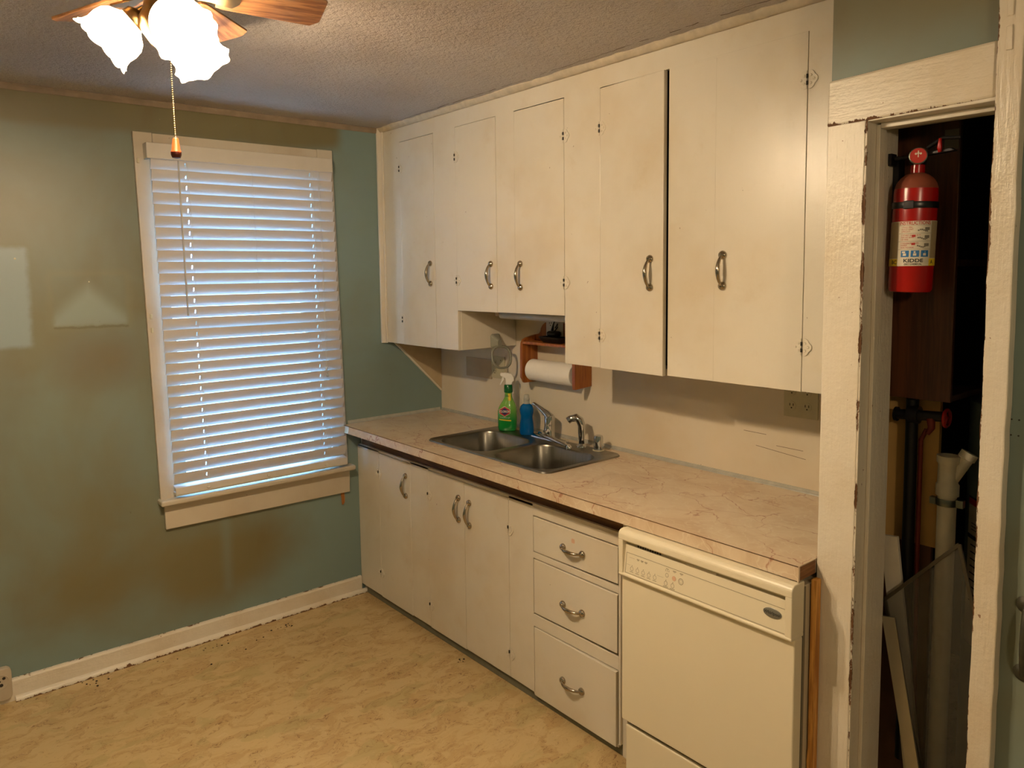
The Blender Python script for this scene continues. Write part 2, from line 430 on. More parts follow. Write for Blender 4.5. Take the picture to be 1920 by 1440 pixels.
def thing(name, label, cat, loc, group=None):
    o = bpy.data.objects.new(name, None); COL.objects.link(o); o.location = loc; o.empty_display_size = 0.05
    o['label'] = label; o['category'] = cat
    if group: o['group'] = group
    return o
def tag(o, label, cat, group=None, kind=None):
    o['label'] = label; o['category'] = cat
    if group: o['group'] = group
    if kind: o['kind'] = kind
    return o
def struct(o, label=None):
    o['kind'] = 'structure'
    if label: o['label'] = label
    return o
def text_tris(txt, size, align='CENTER', bold=0.0):
    cu = bpy.data.curves.new('txt', 'FONT'); cu.body = txt; cu.size = size; cu.align_x = align; cu.align_y = 'CENTER'; cu.offset = bold; cu.resolution_u = 3
    o = bpy.data.objects.new('txt', cu); COL.objects.link(o)
    dg = bpy.context.evaluated_depsgraph_get(); me = o.evaluated_get(dg).to_mesh()
    vs = [tuple(v.co) for v in me.vertices]; fs = [tuple(p.vertices) for p in me.polygons]
    o.evaluated_get(dg).to_mesh_clear(); bpy.data.objects.remove(o); bpy.data.curves.remove(cu)
    return vs, fs
def add_text(mb, txt, size, fn, bold=0.0, align='CENTER'):
    vs, fs = text_tris(txt, size, align, bold)
    V = mb.verts([fn(v[0], v[1]) for v in vs])
    for f in fs: mb.face([V[i] for i in f])
def fill_between(bm, outer, inners):
    """flat face with holes from vertex loops"""
    es = []
    for loop in [outer] + inners:
        for i in range(len(loop)): 
            e = bm.edges.get((loop[i], loop[(i + 1) % len(loop)])) or bm.edges.new((loop[i], loop[(i + 1) % len(loop)])); es.append(e)
    bmesh.ops.triangle_fill(bm, use_beauty=True, use_dissolve=False, edges=es)
def rrect(x0, x1, y0, y1, r, n=6):
    pts = []
    for cx, cy, a in ((x1 - r, y1 - r, 0), (x0 + r, y1 - r, 90), (x0 + r, y0 + r, 180), (x1 - r, y0 + r, 270)):
        for i in range(n + 1):
            t = math.radians(a + 90 * i / n); pts.append((cx + r * math.cos(t), cy + r * math.sin(t)))
    return pts

H = 2.448
# ================================================================== STRUCTURE
struct(MB().box(-3.9, 1.2, -5.4, 0.3, -0.06, 0).obj('floor', 'vinyl_floor'), 'tan swirled vinyl floor')
struct(MB().box(-3.9, 1.2, -5.4, 0.3, H, H + 0.06).obj('ceiling', 'textured_ceiling'), 'rough textured ceiling')
# window wall (y = 0) with its opening; the old frame leans a little
def lean(z): return 0.0225 * (2.31 - z)
WL, WR, WT, WB = -1.515, -0.722, 2.222, 0.70      # opening at the top of the window
mb = MB(); lo = []
for y in (0.0, 0.16):
    o_ = mb.verts([(-3.8, y, 0), (0.1, y, 0), (0.1, y, H), (-3.8, y, H)])
    i_ = mb.verts([(WL + lean(WB), y, WB), (WR + lean(WB), y, WB), (WR + lean(WT), y, WT), (WL + lean(WT), y, WT)])
    fill_between(mb.bm, o_, [i_]); lo.append((o_, i_))
for q in (0, 1):
    for i in range(4): mb.face([lo[0][q][i], lo[0][q][(i + 1) % 4], lo[1][q][(i + 1) % 4], lo[1][q][i]])
struct(mb.obj('wall_back', 'stained_wall'), 'stained green wall with the window')
struct(MB().box(0, 0.1, -2.53, 0.16, 0, H).obj('wall_right', 'backsplash_paint'), 'cream wall behind the counter')
mb = MB()   # closet front wall, flush corner at y=-2.495
mb.box(-0.525, -0.40, -2.593, -2.495, 0, H); mb.box(-0.525, -0.40, -2.868, -2.593, 2.05, H); mb.box(-0.525, -0.40, -5.4, -2.868, 0, H)
mb.box(-0.40, 0.0, -2.53, -2.495, 0, H)
struct(mb.obj('wall_closet', 'stained_wall_dark'), 'stained green wall around the closet doorway')
struct(MB().box(-3.9, -3.8, -5.4, 0.16, 0, H).obj('wall_left', 'stained_wall_dark'))
struct(MB().box(-3.9, 1.2, -5.5, -5.4, 0, H).obj('wall_front', 'stained_wall_dark'))
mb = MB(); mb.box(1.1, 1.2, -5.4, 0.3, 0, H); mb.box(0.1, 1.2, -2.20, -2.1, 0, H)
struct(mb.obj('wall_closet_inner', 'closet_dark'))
mb = MB(); mb.box(-0.24, -0.225, -2.672, -2.53, 0.92, H); struct(mb.obj('wall_closet_panel', 'drywall_yellow'))
mb = MB(); mb.box(-0.238, -0.222, -2.66, -2.53, 0.0, 0.925); struct(mb.obj('wall_closet_panel_low', 'drywall_torn'))

# scratches in the paint of the backsplash
sc_ = bpy.data.objects['wall_right']
for (y0, z0, y1, z1) in ((-1.93, 1.098, -2.02, 1.096), (-2.06, 1.062, -2.16, 1.060), (-1.98, 1.050, -2.17, 1.032)):
    q = MB(); q.hexa([(-0.0006, y0, z0 - 0.0008), (-0.0006, y1, z1 - 0.0008), (0.001, y1, z1 - 0.0008), (0.001, y0, z0 - 0.0008), (-0.0006, y0, z0 + 0.0006), (-0.0006, y1, z1 + 0.0006), (0.001, y1, z1 + 0.0006), (0.001, y0, z0 + 0.0006)]); q.obj('scratch', 'crack_brown', sc_)
# closet doorway: casings, header, jamb
d1 = bpy.data.objects.new('door_1', None); COL.objects.link(d1); d1.location = (-0.545, -2.7, 0); struct(d1, 'closet doorway without a door leaf')
def wavy_board(x0, x1, y0, y1, z0, z1, amp, which, name, mat, parent, n=46):
    """board whose y edges wander slightly (chipped, layered paint)"""
    rings = []
    for i in range(n + 1):
        z = z0 + (z1 - z0) * i / n
        a = y0 + (random.uniform(-amp, amp) if which in ('lo', 'both') else 0); b = y1 + (random.uniform(-amp, amp) if which in ('hi', 'both') else 0)
        rings.append([(x0, a, z), (x0, b, z), (x1, b, z), (x1, a, z)])
    return MB().loft(rings).obj(name, mat, parent, bevel=0.003)
mb = MB()
c1 = wavy_board(-0.547, -0.525, -2.593, -2.4975, 0, 2.047, 0.0012, 'lo', 'side_casing', 'casing_paint', d1)
mb = MB(); mb.hexa([(-0.549, -2.868, 2.05), (-0.525, -2.868, 2.05), (-0.525, -2.496, 2.043), (-0.549, -2.496, 2.043), (-0.549, -2.868, 2.170), (-0.525, -2.868, 2.170), (-0.525, -2.497, 2.157), (-0.549, -2.497, 2.157)])
mb.obj('header_casing', 'casing_paint_header', d1, bevel=0.006)
wavy_board(-0.560, -0.525, -2.917, -2.8685, 0, H, 0.0014, 'both', 'post_casing', 'casing_paint_right', d1)
mb = MB(); mb.box(-0.545, -0.372, -2.597, -2.56, 0, 2.05); mb.obj('jamb', 'jamb_paint', d1, bevel=0.002)
mb = MB(); mb.box(-0.498, -0.462, -2.607, -2.597, 0, 2.04); mb.obj('door_stop', 'jamb_paint', d1, bevel=0.002)
mb = MB(); mb.box(-0.545, -0.372, -2.868, -2.597, 2.043, 2.06); mb.box(-0.498, -0.462, -2.868, -2.607, 2.03, 2.043); mb.obj('head_jamb', 'cream_paint_horizontal', d1, bevel=0.002)
mb = MB(); mb.box(-0.53, -0.372, -2.90, -2.872, 0, 2.06); mb.obj('far_jamb', 'casing_paint_right', d1)
# painted-over hinge leaves on the post casing
for z in (2.235, 2.165):
    m_ = MB()
    m_.loft([[(-0.5605, -2.893 + dy * 0.9, z + dz * 0.9) for dy, dz in rr] for rr in [[(-.007, -.028), (.007, -.028), (.008, .028), (-.006, .03)]]] + [[(-0.5635, -2.893 + dy * 0.8, z + dz * 0.85) for dy, dz in [(-.007, -.028), (.007, -.028), (.008, .028), (-.006, .03)]]])
    m_.obj('painted_hinge_leaf', 'casing_paint_right', d1, bevel=0.001)

# small nail holes on trims: dark tiny discs
def dot(x, y, z, r, axis, mat='slot_dark', mb=None):
    q = mb or MB(); q.lathe([(r, 0), (r, 0.0012)], (x, y, z), axis, 8); return q

# mouldings
mb = MB(); mb.prism([(0, H), (0, H - 0.026), (-0.005, H - 0.027), (-0.011, H - 0.012), (-0.011, H)], 0, -3.8, -0.372)
struct(mb.obj('trim_1', 'old_moulding', bevel=0.002), 'ceiling moulding above the window wall')
mb = MB(); mb.box(-0.388, -0.357, -0.014, 0, 1.325, H - 0.001); mb.box(-0.366, -0.357, -0.026, -0.014, 1.325, H - 0.001)
struct(mb.obj('trim_2', 'cream_paint', bevel=0.003), 'cream vertical strip between cabinet and wall')
# rough plaster strip in the corner of ceiling and cabinet top
rings = []
for i in range(90):
    y = -0.0 - 2.494 * i / 89; a = random.uniform(-0.006, 0.006); rings.append([(-0.352, y, H - 0.022), (-0.372, y, H - 0.02 + a * 0.3), (-0.384 + a, y, H - 0.005), (-0.388 + a, y, H + 0.001), (-0.352, y, H + 0.001)])
struct(MB().loft(rings).obj('trim_3', 'old_plaster', smooth=True), 'rough plaster bead above the wall cabinets')
mb = MB()
y = -0.30
pts = []
while y > -2.45:
    pts.append((-0.398 + 0.016 * y + random.uniform(-0.005, 0.005), y, H - 0.0012)); y -= random.uniform(0.02, 0.05)
for a, b in zip(pts, pts[1:]):
    if random.random() < 0.8:
        w = random.uniform(0.0008, 0.0028); mb.face(mb.verts([(a[0] - w, a[1], a[2]), (a[0] + w, a[1], a[2]), (b[0] + w, b[1], b[2]), (b[0] - w, b[1], b[2])]))
struct(mb.obj('trim_4', 'crack_brown'), 'crack in the ceiling along the cabinets')
# metal cove strips where counter meets walls
mb = MB(); mb.prism([(0, 0.9155), (-0.010, 0.9155), (-0.009, 0.918), (-0.004, 0.921), (-0.003, 0.929), (0, 0.930)], 1, -2.49, -0.002)
struct(mb.obj('trim_5', 'metal_cove'), 'metal cove strip behind the counter')
mb = MB(); mb.prism([(0, 0.9155), (-0.012, 0.9155), (-0.005, 0.921), (-0.0025, 0.932), (0, 0.933)], 0, -0.60, -0.013)
struct(mb.obj('trim_6', 'metal_cove'))
# baseboard + quarter round
mb = MB(); mb.prism([(0, 0), (-0.016, 0), (-0.016, 0.080), (-0.012, 0.088), (0, 0.09)], 0, -3.8, -0.552)
struct(mb.obj('baseboard_back', 'baseboard_paint', bevel=0.001), 'cream baseboard under the window wall')
rings = []
prof = [(-0.016, 0)] + [(-0.016 - 0.018 * math.cos(t), 0.020 * math.sin(t)) for t in [i * PI / 2 / 6 for i in range(7)]]
mb = MB(); mb.prism(prof, 0, -2.135, -0.50)
struct(mb.obj('trim_7', 'quarter_round_paint', smooth=40), 'quarter round along the baseboard')
mb = MB(); mb.box(-0.0155, -0.012, 0, 0, 0, 0) if False else None
# tan triangular board under the corner of the wall cabinet
mb = MB(); mb.prism([(-0.305, 1.327), (-0.002, 1.327), (-0.002, 1.035)], 1, -0.008, -0.0005)
struct(mb.obj('trim_8', 'beige_board', bevel=0.001), 'tan triangular board in the corner below the cabinet')
mb = MB(); mb.hexa([(-0.31, -0.010, 1.322), (-0.304, -0.010, 1.329), (-0.304, 0, 1.329), (-0.31, 0, 1.322), (-0.008, -0.010, 1.028), (-0.002, -0.010, 1.035), (-0.002, 0, 1.035), (-0.008, 0, 1.028)])
struct(mb.obj('trim_9', 'cream_paint'), 'thin cream edge of the triangular board')

# ================================================================== WINDOW
w1 = bpy.data.objects.new('window_1', None); COL.objects.link(w1); w1.location = (-1.09, 0, 0.7); struct(w1, 'window with worn cream frame')
def L(x, y, z): return (x + lean(z), y, z)
def lbox(mb, x0, x1, y0, y1, z0, z1):
    return mb.hexa([L(x0, y0, z0), L(x1, y0, z0), L(x1, y1, z0), L(x0, y1, z0), L(x0, y0, z1), L(x1, y0, z1), L(x1, y1, z1), L(x0, y1, z1)])
CL, CR = -1.580, -0.652
lbox(MB(), CL, WL + 0.012, -0.02, 0, 0.70, 2.308).obj('side_casing', 'window_trim_paint', w1, bevel=0.002)
lbox(MB(), WR - 0.012, CR, -0.02, 0, 0.70, 2.308).obj('side_casing', 'window_trim_paint', w1, bevel=0.002)
lbox(MB(), WL + 0.013, WR - 0.013, -0.0195, 0, WT - 0.01, 2.306).obj('head_casing', 'window_trim_paint', w1, bevel=0.002)
mb = MB(); mb.box(-1.553, -0.592, -0.062, 0.10, 0.682, 0.708); o = mb.obj('window_sill', 'window_trim_paint', w1, bevel=0.009, seg=4)
mb = MB(); mb.hexa([(-1.527, -0.018, 0.566), (-0.608, -0.018, 0.560), (-0.608, 0, 0.560), (-1.527, 0, 0.566), (-1.530, -0.018, 0.682), (-0.606, -0.018, 0.682), (-0.606, 0, 0.682), (-1.530, 0, 0.682)])
mb.obj('apron', 'window_trim_paint', w1, bevel=0.003)
mb = MB()
lbox(mb, WL, WL + 0.03, 0.0, 0.16, 0.708, WT); lbox(mb, WR - 0.03, WR, 0.0, 0.16, 0.708, WT); lbox(mb, WL, WR, 0.0, 0.16, WT - 0.02, WT)
mb.obj('frame', 'window_trim_paint', w1)
mb = MB()
for z0, z1, y in ((0.708, 1.47, 0.06), (1.44, 2.20, 0.10)):
    lbox(mb, WL + 0.03, WL + 0.075, y, y + 0.035, z0, z1); lbox(mb, WR - 0.075, WR - 0.03, y, y + 0.035, z0, z1)
    lbox(mb, WL + 0.075, WR - 0.075, y, y + 0.035, z0, z0 + 0.05); lbox(mb, WL + 0.075, WR - 0.075, y, y + 0.035, z1 - 0.05, z1)
mb.obj('sash', 'window_trim_paint', w1)
mb = MB(); lbox(mb, WL + 0.07, WR - 0.07, 0.075, 0.079, 0.75, 1.43); lbox(mb, WL + 0.07, WR - 0.07, 0.115, 0.119, 1.48, 2.16); mb.obj('pane', 'window_glass', w1)
# left-over clips on the casing
for (x, z) in ((-1.572 + 0.0, 2.175), (-1.583 + 0.016, 1.51), (-1.585 + 0.018, 1.45)):
    mb = MB(); lbox(mb, x, x + 0.010, -0.026, -0.02, z, z + 0.022); mb.obj('clip', 'ivory_plastic', w1, bevel=0.002)
# raw splinter under the apron
mb = MB(); mb.loft([[(-0.652 + a, -0.004, z), (-0.635 + b, -0.006, z), (-0.635 + b, -0.001, z), (-0.652 + a, -0.001, z)] for z, a, b in ((0.565, 0, 0), (0.545, -0.002, -0.001), (0.53, 0.001, 0.001), (0.505, 0.002, -0.001), (0.495, 0.003, -0.008))])
tag(mb.obj('wood_splinter', 'splinter_wood'), 'bare orange wood splinter hanging below the right end of the window apron', 'wood scrap')

# unseen ground outside, made pale grey to bounce daylight into the window
struct(MB().box(-12, 12, 0.8, 24, -0.9, -0.85).obj('ground_outside', 'pale_bounce_ground'))

# ================================================================== BLIND
bl = thing('window_blind', 'white two inch slat window blind, closed, hanging over the window', 'blind', (-1.09, -0.02, 0.72))
BX0, BX1 = -1.527, -0.681
mb = MB(); lbox(mb, -1.545, -0.684, -0.078, -0.070, 2.192, 2.258); lbox(mb, -1.545, -1.537, -0.07, -0.022, 2.192, 2.258); lbox(mb, -0.692, -0.684, -0.07, -0.022, 2.192, 2.258)
mb.obj('valance', 'blind_rail', bl, bevel=0.0025)
mb = MB(); lbox(mb, -1.53, -0.698, -0.066, -0.024, 2.205, 2.25); mb.obj('headrail', 'blind_rail', bl)
NS = 29; Z0 = 0.797; Z1 = 2.175; TH = math.radians(70.5); SW = 0.0515; YC = -0.054
mb = MB()
cordx = (-1.385, -0.80)
xs = [BX0]
for cx in sorted(cordx): xs += [cx - 0.0022, cx + 0.0022]
xs.append(BX1)
for i in range(NS):
    zc = Z0 + (Z1 - Z0) * i / (NS - 1)
    jit = random.uniform(-0.015, 0.015)
    K = 9; cols = []
    for x in xs:
        col = []
        for k in range(K + 1):
            s_ = (k / K - 0.5) * SW; bow = 0.0028 * (1 - (2 * k / K - 1) ** 2)
            th = TH + jit
            dz = s_ * math.sin(th) + bow * math.cos(th); dy = -s_ * math.cos(th) + bow * math.sin(th) * -1
            col.append(mb.bm.verts.new(L(x + (0.0), YC + dy, zc + dz)))
        cols.append(col)
    for c in range(len(cols) - 1):
        for k in range(K):
            if c in (1, 3) and k in (3, 4, 5): continue
            mb.face([cols[c][k], cols[c + 1][k], cols[c + 1][k + 1], cols[c][k + 1]])
o = mb.obj('slats', 'blind_slat', bl)
so = o.modifiers.new('solid', 'SOLIDIFY'); so.thickness = 0.0024; so.offset = 0
mb = MB(); lbox(mb, -1.527, -0.681, -0.070, -0.026, 0.722, 0.736)
mb.hexa([L(-1.527, -0.072, 0.727), L(-0.681, -0.072, 0.727), L(-0.681, -0.060, 0.746), L(-1.527, -0.060, 0.746), L(-1.527, -0.068, 0.758), L(-0.681, -0.068, 0.758), L(-0.681, -0.030, 0.766), L(-1.527, -0.030, 0.766)])
mb.obj('bottom_rail', 'blind_rail', bl, bevel=0.002)
for cx in (-1.385, -1.10, -0.80):
    mb = MB(); mb.tube([L(cx + 0.004, -0.0795, 2.19), L(cx + 0.004, -0.0765, 1.5), L(cx + 0.004, -0.0755, 0.78)], 0.0007, 5); mb.obj('ladder_cord', 'blind_cord', bl)
mb = MB(); mb.tube([L(-1.42, -0.082, 2.19), L(-1.422, -0.083, 2.0), L(-1.424, -0.082, 1.52)], [0.003, 0.0038, 0.0038], 8); mb.obj('tilt_wand', 'blind_rail', bl, smooth=True)
mb = MB(); mb.tube([L(-0.768, -0.081, 2.19), L(-0.768, -0.0815, 1.8), L(-0.776, -0.081, 1.24)], 0.0009, 5); mb.tube([L(-0.762, -0.081, 2.19), L(-0.764, -0.0815, 1.7), L(-0.772, -0.081, 1.205)], 0.0009, 5)
lc = mb.obj('lift_cord', 'blind_cord', bl)
for x, z in ((-0.776, 1.22), (-0.772, 1.185)):
    MB().lathe([(0.002, 0.02), (0.005, 0.012), (0.0055, 0)], L(x, -0.081, z), n=10).obj('cord_tassel', 'clear_plastic', lc, smooth=True)
for cx in (-1.385, -1.10, -0.80):
    MB().lathe([(0.009, 0), (0.007, 0.003)], L(cx, -0.0705, 0.742), (0, -1, 0.3), n=12).obj('rail_button', 'blind_rail', bl, smooth=40)

# ================================================================== HARDWARE
def pull_mesh(mb, c, horiz, nrm=(-1, 0, 0), length=0.098):
    """arched cabinet pull with round rosettes; c on the door surface"""
    c = Vector(c); n = Vector(nrm); a = Vector((0, 1, 0)) if horiz else Vector((0, 0, 1)); half = length / 2
    for s_ in (-1, 1):
        p = c + a * half * s_
        mb.lathe([(0.0138, 0.0), (0.0142, 0.003), (0.0115, 0.0085), (0.006, 0.010), (0.0045, 0.012)], p, n, 16)
    pts = []; rs = []
    for i in range(15):
        t = i / 14; s_ = -1 + 2 * t
        pts.append(c + a * (half * 0.98) * s_ + n * (0.007 + 0.021 * (1 - s_ * s_) ** 0.8)); rs.append(0.0043 + 0.0034 * (1 - abs(s_)))
    mb.tube(pts, rs, 10)
    return mb
def hinge_mesh(mb, c, n=1):
    """painted butterfly hinge: two lobed leaves and a knuckle"""
    x, y, z = c
    for s_ in (-1, 1):
        pts = []
        for i in range(28):
            t = PI * i / 27 - PI / 2
            r = 0.029 * (0.80 + 0.16 * abs(math.cos(2.5 * t)))
            pts.append((y + s_ * (0.002 + r * math.cos(t)), z + r * 0.95 * math.sin(t)))
        mb.prism(pts, 0, x - 0.0026, x)
        for dy, dz in ((0.010, 0.011), (0.010, -0.011), (0.019, 0.0)):
            mb.lathe([(0.0042, 0), (0.003, 0.0022)], (x - 0.0024, y + s_ * dy, z + dz), (-1, 0, 0), 8)
    return mb
def knuckle_mesh(mb, c):
    x, y, z = c
    mb.tube([(x - 0.002, y, z - 0.005), (x - 0.002, y, z + 0.006)], 0.0032, 8)
    return mb

# ================================================================== WALL CABINETS
XF = -0.357
wc = thing('wall_cabinet', 'long cream painted wall cabinet with five doors above the counter', 'cabinet', (-0.18, -1.25, 1.32))
mb = MB()
ZB, ZM, ZD = 1.328, 1.517, 2.355
T = 0.019
def rail(y0, y1, z0, z1): mb.box(XF, XF + T, y0, y1, z0, z1)
rail(-2.4945, -0.002, ZD + 0.002, H - 0.002)          # top rail
rail(-0.178, -0.002, ZB, ZD + 0.002)            # left stile
rail(-0.653, -0.4775, ZB, ZD + 0.002)
rail(-1.0655, -0.9455, ZM, ZD + 0.002)
rail(-1.5475, -1.3605, ZB, ZD + 0.002)
rail(-1.860, -1.857, ZB, ZD + 0.002)
rail(-2.4945, -2.3415, ZB, ZD + 0.002)
mb.obj('face_frame', 'cream_paint', wc, bevel=0.0012)
mb = MB()
mb.box(XF + T, -0.003, -0.655, -0.637, ZB, H - 0.01)     # side facing the sink bay
mb.box(XF + T, -0.003, -1.378, -1.360, ZB, H - 0.01)
mb.box(XF + T, -0.003, -0.022, -0.012, ZB, H - 0.01)
mb.box(XF + T, -0.003, -0.637, -0.012, ZB + 0.002, ZB + 0.02); mb.box(XF + T, -0.003, -1.360, -0.655, ZM + 0.004, ZM + 0.02); mb.box(XF + T, -0.003, -2.49, -1.378, ZB + 0.002, ZB + 0.02)
mb.obj('carcass', 'cream_paint', wc, bevel=0.001)
mb = MB(); mb.box(XF + 0.03, XF + 0.034, -2.49, -0.03, ZM + 0.03, ZD + 0.04); mb.box(XF + 0.03, XF + 0.034, -0.63, -0.03, ZB + 0.03, ZD); mb.box(XF + 0.03, XF + 0.034, -2.49, -1.38, ZB + 0.03, ZD); mb.obj('gap_shade_sheet', 'painted_gap_shade', wc)  # flat dark sheets behind the doors, shade painted into the gaps
GAP = 0.0014
doors = [  # y left, y right, z bottom, hinge side, handle y, handle z, hinge z's, label
    (-0.178, -0.4775, ZB, 'L', -0.438, 1.69, (2.222, 1.456), None),
    (-0.653, -0.9455, ZM, 'L', -0.905, 1.679, (2.22, 1.656), None),
    (-1.0655, -1.3605, ZM, 'R', -1.100, 1.676, (2.21, 1.647), None),
    (-1.5475, -1.849, ZB, 'L', -1.791, 1.680, (2.21, 1.449), 'door standing slightly ajar'),
    (-1.8570, -2.3415, ZB, 'R', -2.072, 1.686, (2.222, 1.46), None)]
for k, (yl, yr, zb, hs, hy, hz, hzs, lab) in enumerate(doors):
    hyy = yl if hs == 'L' else yr
    ang = math.radians(-2.6) if lab else 0.0
    o = MB().box(XF - 0.001, XF + T - 0.002, yr + GAP, yl - GAP, zb - random.uniform(0, 0.002), ZD + (-0.0008, -0.0004, -0.0016, -0.0016, 0.0010)[k])
    if k == 4: o.box(XF - 0.0016, XF, -2.041, yl - GAP, zb, ZD - 0.004)
    d = o.obj('door', 'cream_paint', wc, bevel=0.0015, loc=(XF, hyy, zb))
    if lab: d['label'] = lab; d.rotation_euler = (0, 0, ang)
    h = pull_mesh(MB(), (XF - 0.0012 - (0.0005 if k == 4 else 0), hy, hz), False).obj('handle', 'nickel', None, smooth=50)
    h.parent = d; h.matrix_parent_inverse = Matrix.Translation((-XF, -hyy, -zb))
    for z in hzs:
        g = hinge_mesh(MB(), (XF - 0.0012, hyy, z)).obj('hinge', 'cream_paint', None, bevel=0.0006)
        g.parent = wc; g.matrix_parent_inverse = Matrix.Translation((0.18, 1.25, -1.32))
        kk = knuckle_mesh(MB(), (XF - 0.0038, hyy, z + 0.009)); knuckle_mesh(kk, (XF - 0.0038, hyy, z - 0.010))
        kk = kk.obj('hinge_pin', 'slot_dark', None); kk.parent = g
# under-cabinet light tube
ut = thing('under_cabinet_light', 'grey tube light fixed under the middle of the wall cabinet', 'light', (-0.2, -1.05, ZM))
MB().tube([(-0.215, -0.80, 1.493), (-0.215, -1.34, 1.493)], 0.0155, 16).obj('tube', 'grey_paint', ut, smooth=50)
for y0, y1 in ((-0.800, -0.775), (-1.352, -1.334)): MB().box(-0.235, -0.195, y0, y1, 1.490, 1.5195).obj('end_bracket', 'beige_board', ut, bevel=0.003)
mb = MB(); mb.tube([(-0.20, -2.13, 1.321), (-0.23, -2.16, 1.312), (-0.24, -2.20, 1.322)], 0.009, 6)
tag(mb.obj('knob_remnant', 'pine_strip', smooth=True), 'small wooden latch remnant below the right wall cabinet door', 'latch')

# ================================================================== BASE CABINETS
XB = -0.547
bc = thing('base_cabinet', 'long cream painted base cabinet with three doors and three drawers', 'cabinet', (-0.28, -0.95, 0))
mb = MB(); ZT = 0.803; ZF = 0.045
def rb(y0, y1, z0, z1): mb.box(XB, XB + T, y0, y1, z0, z1)
DT = 0.793
rb(-0.214, -0.002, ZF, ZT)
rb(-0.657, -0.505, ZF, ZT)
rb(-1.372, -1.228, ZF, ZT)
rb(-1.815, -1.806, ZF, ZT)
rb(-1.806, -0.002, DT, ZT)
rb(-1.806, -1.372, 0.757, DT)
rb(-1.806, -1.372, 0.588, 0.612); rb(-1.806, -1.372, 0.314, 0.362); rb(-1.806, -1.372, ZF - 0.012, ZF)
mb.obj('face_frame', 'cream_paint', bc, bevel=0.0012)
mb = MB(); mb.box(XB + 0.012, -0.003, -1.835, -1.815, 0.0, 0.872); mb.box(XB + 0.02, -0.003, -0.02, -0.004, 0, 0.872)
mb.box(-0.52, -0.003, -1.815, -0.02, 0.05, 0.066); mb.obj('carcass', 'cream_paint', bc)
mb = MB(); mb.box(XB + 0.03, XB + 0.034, -1.81, -0.02, 0.07, 0.79); mb.obj('gap_shade_sheet', 'painted_gap_shade', bc)  # dark sheet behind doors and drawers, painted shade for the gaps
mb = MB(); mb.box(XB + 0.016, XB + 0.034, -1.835, -0.018, 0.80, 0.8735); mb.obj('top_rail', 'raw_wood_rail', bc, bevel=0.002)
mb = MB(); mb.box(XB + 0.014, XB + 0.03, -1.835, -0.035, 0.0, 0.046); mb.obj('toe_board', 'toe_strip', bc, bevel=0.003)
bd = [(-0.214, -0.505, 'L', -0.467, 0.676, (0.685, 0.165)), (-0.657, -0.932, 'L', -0.892, 0.666, (0.673, 0.147)), (-0.932, -1.228, 'R', -0.969, 0.661, (0.664, 0.143))]
for yl, yr, hs, hy, hz, hzs in bd:
    hyy = yl if hs == 'L' else yr
    d = MB().box(XB - 0.0005, XB + T - 0.002, yr + GAP, yl - GAP, ZF - random.uniform(0, 0.003), DT - 0.0022).obj('door', 'cream_paint', bc, bevel=0.0015)
    h = pull_mesh(MB(), (XB - 0.0006, hy, hz), False).obj('handle', 'nickel', d, smooth=50); h.matrix_parent_inverse = Matrix.Identity(4); h.matrix_parent_inverse = d.matrix_parent_inverse.inverted() if False else Matrix.Identity(4)
    for z in hzs:
        g = hinge_mesh(MB(), (XB - 0.0008, hyy, z)).obj('hinge', 'cream_paint', bc, bevel=0.0006)
        kk = knuckle_mesh(MB(), (XB - 0.0034, hyy, z + 0.009)); kk = kk.obj('hinge_pin', 'slot_dark', None); kk.parent = g
for (zt, zb, hz, lean_) in ((0.7515, 0.6195, 0.678, 0.0), (0.5840, 0.373, 0.460, 0.004), (0.3105, 0.036, 0.166, 0.010)):
    d = MB().hexa([(XB - 0.001, -1.375, zb - 0.004), (XB - 0.001 - lean_, -1.803, zb + 0.002), (XB + 0.016, -1.803, zb + 0.002), (XB + 0.016, -1.375, zb - 0.004),
                   (XB - 0.001, -1.375, zt), (XB - 0.001 - lean_, -1.803, zt), (XB + 0.016, -1.803, zt), (XB + 0.016, -1.375, zt)]).obj('drawer', 'cream_paint', bc, bevel=0.0015)
    h = pull_mesh(MB(), (XB - 0.0015 - lean_ * 0.5, -1.588, hz), True).obj('handle', 'nickel', None, smooth=50); h.parent = d
# chipped spot on the top drawer
mb = MB(); mb.lathe([(0.010, 0), (0.009, 0.0004)], (XB - 0.001, -1.589, 0.714), (-1, 0, 0), 10, mod=lambda k, t, r, h: (r * (0.8 + 0.3 * math.sin(3 * t) ** 2), h))

mb.obj('paint_chip', 'red_tint', bc)

# ================================================================== COUNTERTOP with sink opening
CZ = 0.915; CT = 0.876
SX0, SX1, SY0, SY1 = -0.497, -0.078, -1.392, -0.606
mb = MB()
outer = [(-0.632, -0.002), (-0.632, -2.493), (-0.549, -2.493), (-0.549, -2.4925), (-0.002, -2.4925), (-0.002, -0.002)]
hole = rrect(SX0, SX1, SY0, SY1, 0.03, 4)
for z in (CZ, CT):
    o_ = mb.verts([(x, y, z) for x, y in outer]); i_ = mb.verts([(x, y, z) for x, y in hole])
    fill_between(mb.bm, o_, [i_])
    if z == CZ: ot, it = o_, i_
for lt, lb in ((ot, o_), (it, i_)):
    for i in range(len(lt)): mb.face([lt[i], lt[(i + 1) % len(lt)], lb[(i + 1) % len(lb)], lb[i]])
ct = thing('countertop', 'beige marble pattern laminate countertop with a square front edge', 'countertop', (-0.3, -1.25, CT))
mb.obj('slab', 'marble_laminate', ct)
mb = MB(); mb.box(-0.6325, -0.631, -2.493, -0.002, 0.9135, 0.9157); mb.obj('edge_seam', 'raw_wood_rail', ct)
mb = MB(); mb.box(-0.626, -0.548, -2.4945, -2.4926, 0.877, 0.9125); mb.obj('bare_end', 'particle_edge', ct)
